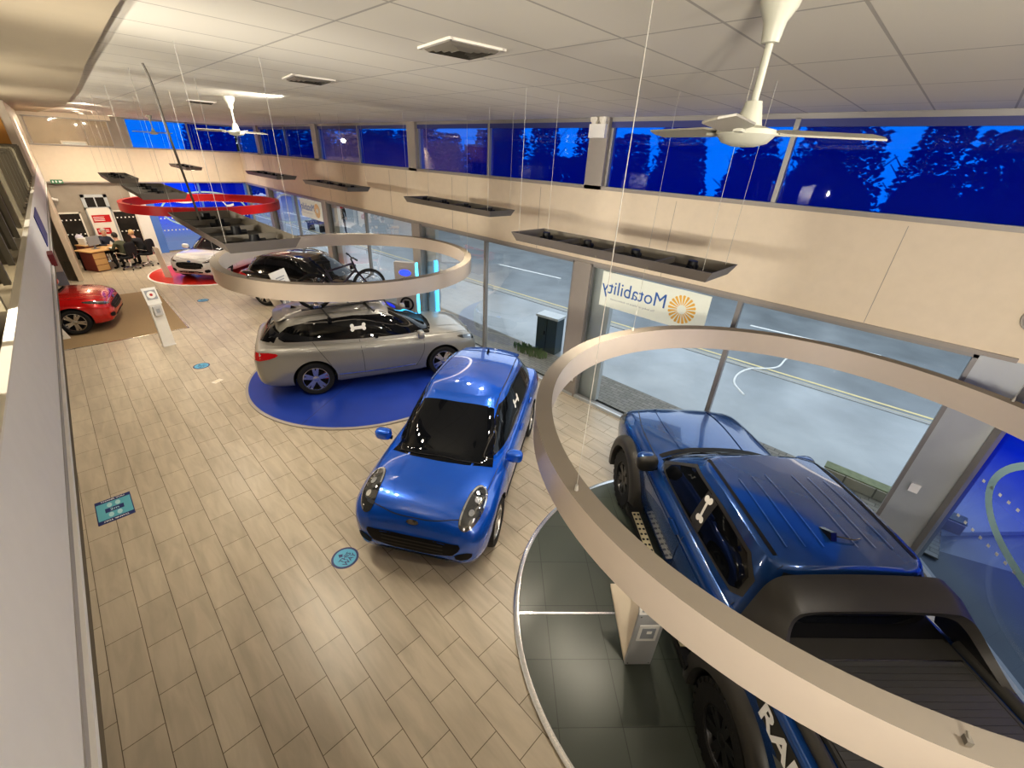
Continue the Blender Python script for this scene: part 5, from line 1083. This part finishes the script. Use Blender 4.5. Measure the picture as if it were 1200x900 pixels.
def seated(x, y, a, label, top, trousers, hairmat, lean=.12, arms='desk', z=.0):
    t = thing('person', label, 'person', (x, y, z), a)
    L = lean; sh = V((.02+L, 0, .98)); J = [(0, 0, .54, .14, .12), (.02+L*.3, 0, .70, .125, .145), (.02+L*.7, 0, .86, .125, .16), (*sh, .10, .15), (.05+L*1.2, 0, 1.08, .055), (.075+L*1.3, 0, 1.16, .075, .07), (.075+L*1.3, 0, 1.25, .085, .08), (.07+L*1.3, 0, 1.31, .06, .055)]
    E_ = [(i, i+1) for i in range(7)]
    for s in (-1, 1):
        n = len(J); el = V((.10+L, s*.27, .76)); wr = V((.36+L, s*.16, .79)) if arms == 'desk' else V((.30+L, s*.12, .66))
        J += [(sh.x, s*.185, .975, .062), (*el, .046), (*wr, .030)]; E_ += [(3, n), (n, n+1), (n+1, n+2)]
        hand_joints(J, E_, n+2, wr, (wr-el)*V((1, 1, .3)), s)
        n = len(J); J += [(.05, s*.10, .53, .092), (.44, s*.13, .53, .066), (.43, s*.13, .28, .052), (.42, s*.13, .10, .040), (.50, s*.135, .05, .042), (.60, s*.14, .04, .034)]; E_ += [(0, n)]+[(n+i, n+i+1) for i in range(5)]
    hz = 1.1
    def pick(c):
        if c.z > 1.075: return 2
        if c.x > .34+L*.9 and c.z > .62 and c.x > .345+L: return 2
        if c.z < .115 and c.x > .3: return 3
        return 1 if (c.z < .60 and c.x > -.16 and (abs(c.y) > .0)) else 0
    skin('body', J, E_, [top, trousers, MAT['skin'], MAT['black']], pick, t)
    head(t, (.085+L*1.3, 0, 1.235), (1, 0, -.1), None, hairmat)
    return t
P1 = at(.42, .72); seated(P1[0], P1[1], DA-pi/2, 'grey-haired person in dark navy top sitting behind the desk', MAT['navycloth'], MAT['blackcloth'], MAT['hairgrey'])
office_chair(P1[0]+.05*cos(DA-pi/2), P1[1]+.05*sin(DA-pi/2), DA-pi/2, 'black office chair behind the desk, under the grey-haired person')
P2 = at(.05, -.86); seated(P2[0], P2[1], DA+pi/2+.15, 'dark-haired person in olive green jacket sitting with back to the camera', MAT['greencloth'], MAT['blackcloth'], MAT['hairdark'])
office_chair(P2[0], P2[1], DA+pi/2+.15, 'black office chair under the person in the olive jacket')
P3 = at(.82, -.80); seated(P3[0], P3[1], DA+pi*.60, 'blond person in long black coat leaning towards the desk', MAT['blackcloth'], MAT['blackcloth'], MAT['hairblond'], .18)
office_chair(P3[0], P3[1], DA+pi*.60, 'black office chair under the blond person in the black coat')
# passer-by outside
t = thing('person', 'passer-by in dark coat with red scarf walking along the far pavement', 'person', (12.3, 26.9, -.05), radians(-100))
J = [(0, 0, .95, .13, .11), (0, 0, 1.12, .12, .14), (.01, 0, 1.30, .12, .16), (.01, 0, 1.44, .10, .14), (.02, 0, 1.52, .05), (.03, 0, 1.60, .075), (.03, 0, 1.68, .085), (.025, 0, 1.74, .055)]; E_ = [(i, i+1) for i in range(7)]
for s in (-1, 1):
    n = len(J); el = V((-.02-.08*s, s*.25, 1.15)); wr = V((.06-.12*s, s*.25, .92)); J += [(.01, s*.18, 1.42, .065), (*el, .05), (*wr, .032)]; E_ += [(3, n), (n, n+1), (n+1, n+2)]; hand_joints(J, E_, n+2, wr, (wr-el), s)
    n = len(J); q = .20*s; J += [(0, s*.09, .90, .095), (q*.6, s*.095, .50, .065), (q*1.0-.05, s*.095, .10, .042), (q*1.0+.02, s*.10, .05, .042), (q+.12, s*.10, .035, .034)]; E_ += [(0, n)]+[(n+i, n+i+1) for i in range(4)]
skin('body', J, E_, [MAT['blackcloth'], MAT['skin'], MAT['navycloth']], lambda c: 1 if (c.z > 1.53 or (c.z < .93 and abs(c.y) > .215)) else (2 if c.z < .85 else 0), t)
head(t, (.045, 0, 1.66), (1, 0, 0), None, MAT['hairdark'])
bm = B(); lathe(bm, [(.09, 1.43), (.115, 1.46), (.105, 1.53), (.075, 1.55)], 16, Matrix.Translation((.015, 0, 0))); obj('scarf', bm, MAT['redcloth'], t, smooth=60)
# ------------------------------------------------------------------ light, sky, camera
def lamp(kind, loc, target, e, col, size=.1, ang=150):
    li = bpy.data.lights.new('fill_lamp', kind); li.energy = e; li.color = col; li.shadow_soft_size = size  # fill lamps added for brightness, no fittings modelled
    if kind == 'SPOT': li.spot_size = radians(ang); li.spot_blend = 1.
    o = bpy.data.objects.new('fill_lamp', li); COL.objects.link(o); o.location = loc
    o.rotation_euler = (V(target)-V(loc)).to_track_quat('-Z', 'Y').to_euler(); return o
for y in (-2, 3, 8, 13): lamp('SPOT', (-2.4, y, 4.1), (4.5, y+1.5, 4.5), UPL, (1, .92, .80), .08)  # unseen uplights added on the mezzanine to brighten the ceiling
for y in (1, 6): lamp('SPOT', (-1.0, y-2.5, 4.2), (5.5, y, 3.6), UPL*.6, (1, .92, .80), .08, 110)  # added fill thrown from the mezzanine onto the window wall
for x, y, tx, ty, tz in ((3.2, -2.2, -.4, 4.5, 3.0), (3.0, 8, -.3, 12, 3.2)): lamp('SPOT', (x, y, ZC-.05), (tx, ty, tz), 300, (1, .92, .8), .05, 120)  # added ceiling spots that lighten the parapet
for y in (16, 20): lamp('SPOT', (1.2, y, ZC-.05), (3.0, 25.2, 3.4), 200, (1, .9, .74), .05, 110)  # added spots that lift the cream band of the end wall
lamp('SPOT', (-1.8, -1.2, 4.4), (3.2, -.2, 2.4), 150, (1, .92, .8), .08, 80)  # added fill for the outer face of the nearest ring
lamp('SPOT', (1.2, -3.9, 3.4), (5.0, .2, 5.3), 170, (1, .92, .8), .08, 140)  # added uplight behind the camera for the near right ceiling
lamp('POINT', (1.0, 27, 5.0), (1, 27, 0), 130, (1, .85, .65), .1)  # added point lamp that brightens the office behind the glass
lamp('POINT', (-3, 8, 2.4), (0, 8, 0), 60, (1, .85, .65), .15); lamp('POINT', (-3, 17, 2.4), (0, 8, 0), 90, (1, .85, .65), .15)
for x, y in ((1.5, 22.4), (.4, 20.5), (4.8, 22.8)): lamp('SPOT', (x, y, ZC-.06), (x, y+1.6, 0), 300, (1, .85, .65), .05, 130)  # extra spots added to brighten the far end of the room
w = bpy.data.worlds.new('sky'); scn.world = w; w.use_nodes = True; nt = w.node_tree; nt.nodes.clear()
o_ = nt.nodes.new('ShaderNodeOutputWorld'); bg = nt.nodes.new('ShaderNodeBackground'); lk(nt, bg.outputs[0], o_.inputs[0])
tc = nt.nodes.new('ShaderNodeTexCoord'); sp = nt.nodes.new('ShaderNodeSeparateXYZ'); lk(nt, tc.outputs['Generated'], sp.inputs[0])
rp = nt.nodes.new('ShaderNodeValToRGB'); rp.color_ramp.elements[0].position = 0; rp.color_ramp.elements[0].color = (.80, .87, .94, 1); rp.color_ramp.elements[1].position = .6; rp.color_ramp.elements[1].color = (.72, .80, .92, 1)
lk(nt, sp.outputs[2], rp.inputs[0]); lk(nt, rp.outputs[0], bg.inputs[0]); bg.inputs[1].default_value = WORLD
cam = bpy.data.cameras.new('camera'); co = bpy.data.objects.new('camera', cam); COL.objects.link(co); scn.camera = co
cam.sensor_width = 36; cam.lens = 495/1200*36; cam.clip_start = .05; cam.clip_end = 300
Rr = V((.7071166, -.7054889, .0476598)); Dd = V((-.3044134, -.3645657, -.8800138)); Ff = V((.6382152, .6077641, -.4725508))
co.matrix_world = Matrix.Translation((0, 0, 4.614)) @ Matrix((Rr, -Dd, -Ff)).transposed().to_4x4()
scn.view_settings.view_transform = 'Standard'; scn.view_settings.look = LOOK; scn.view_settings.exposure = EXPO
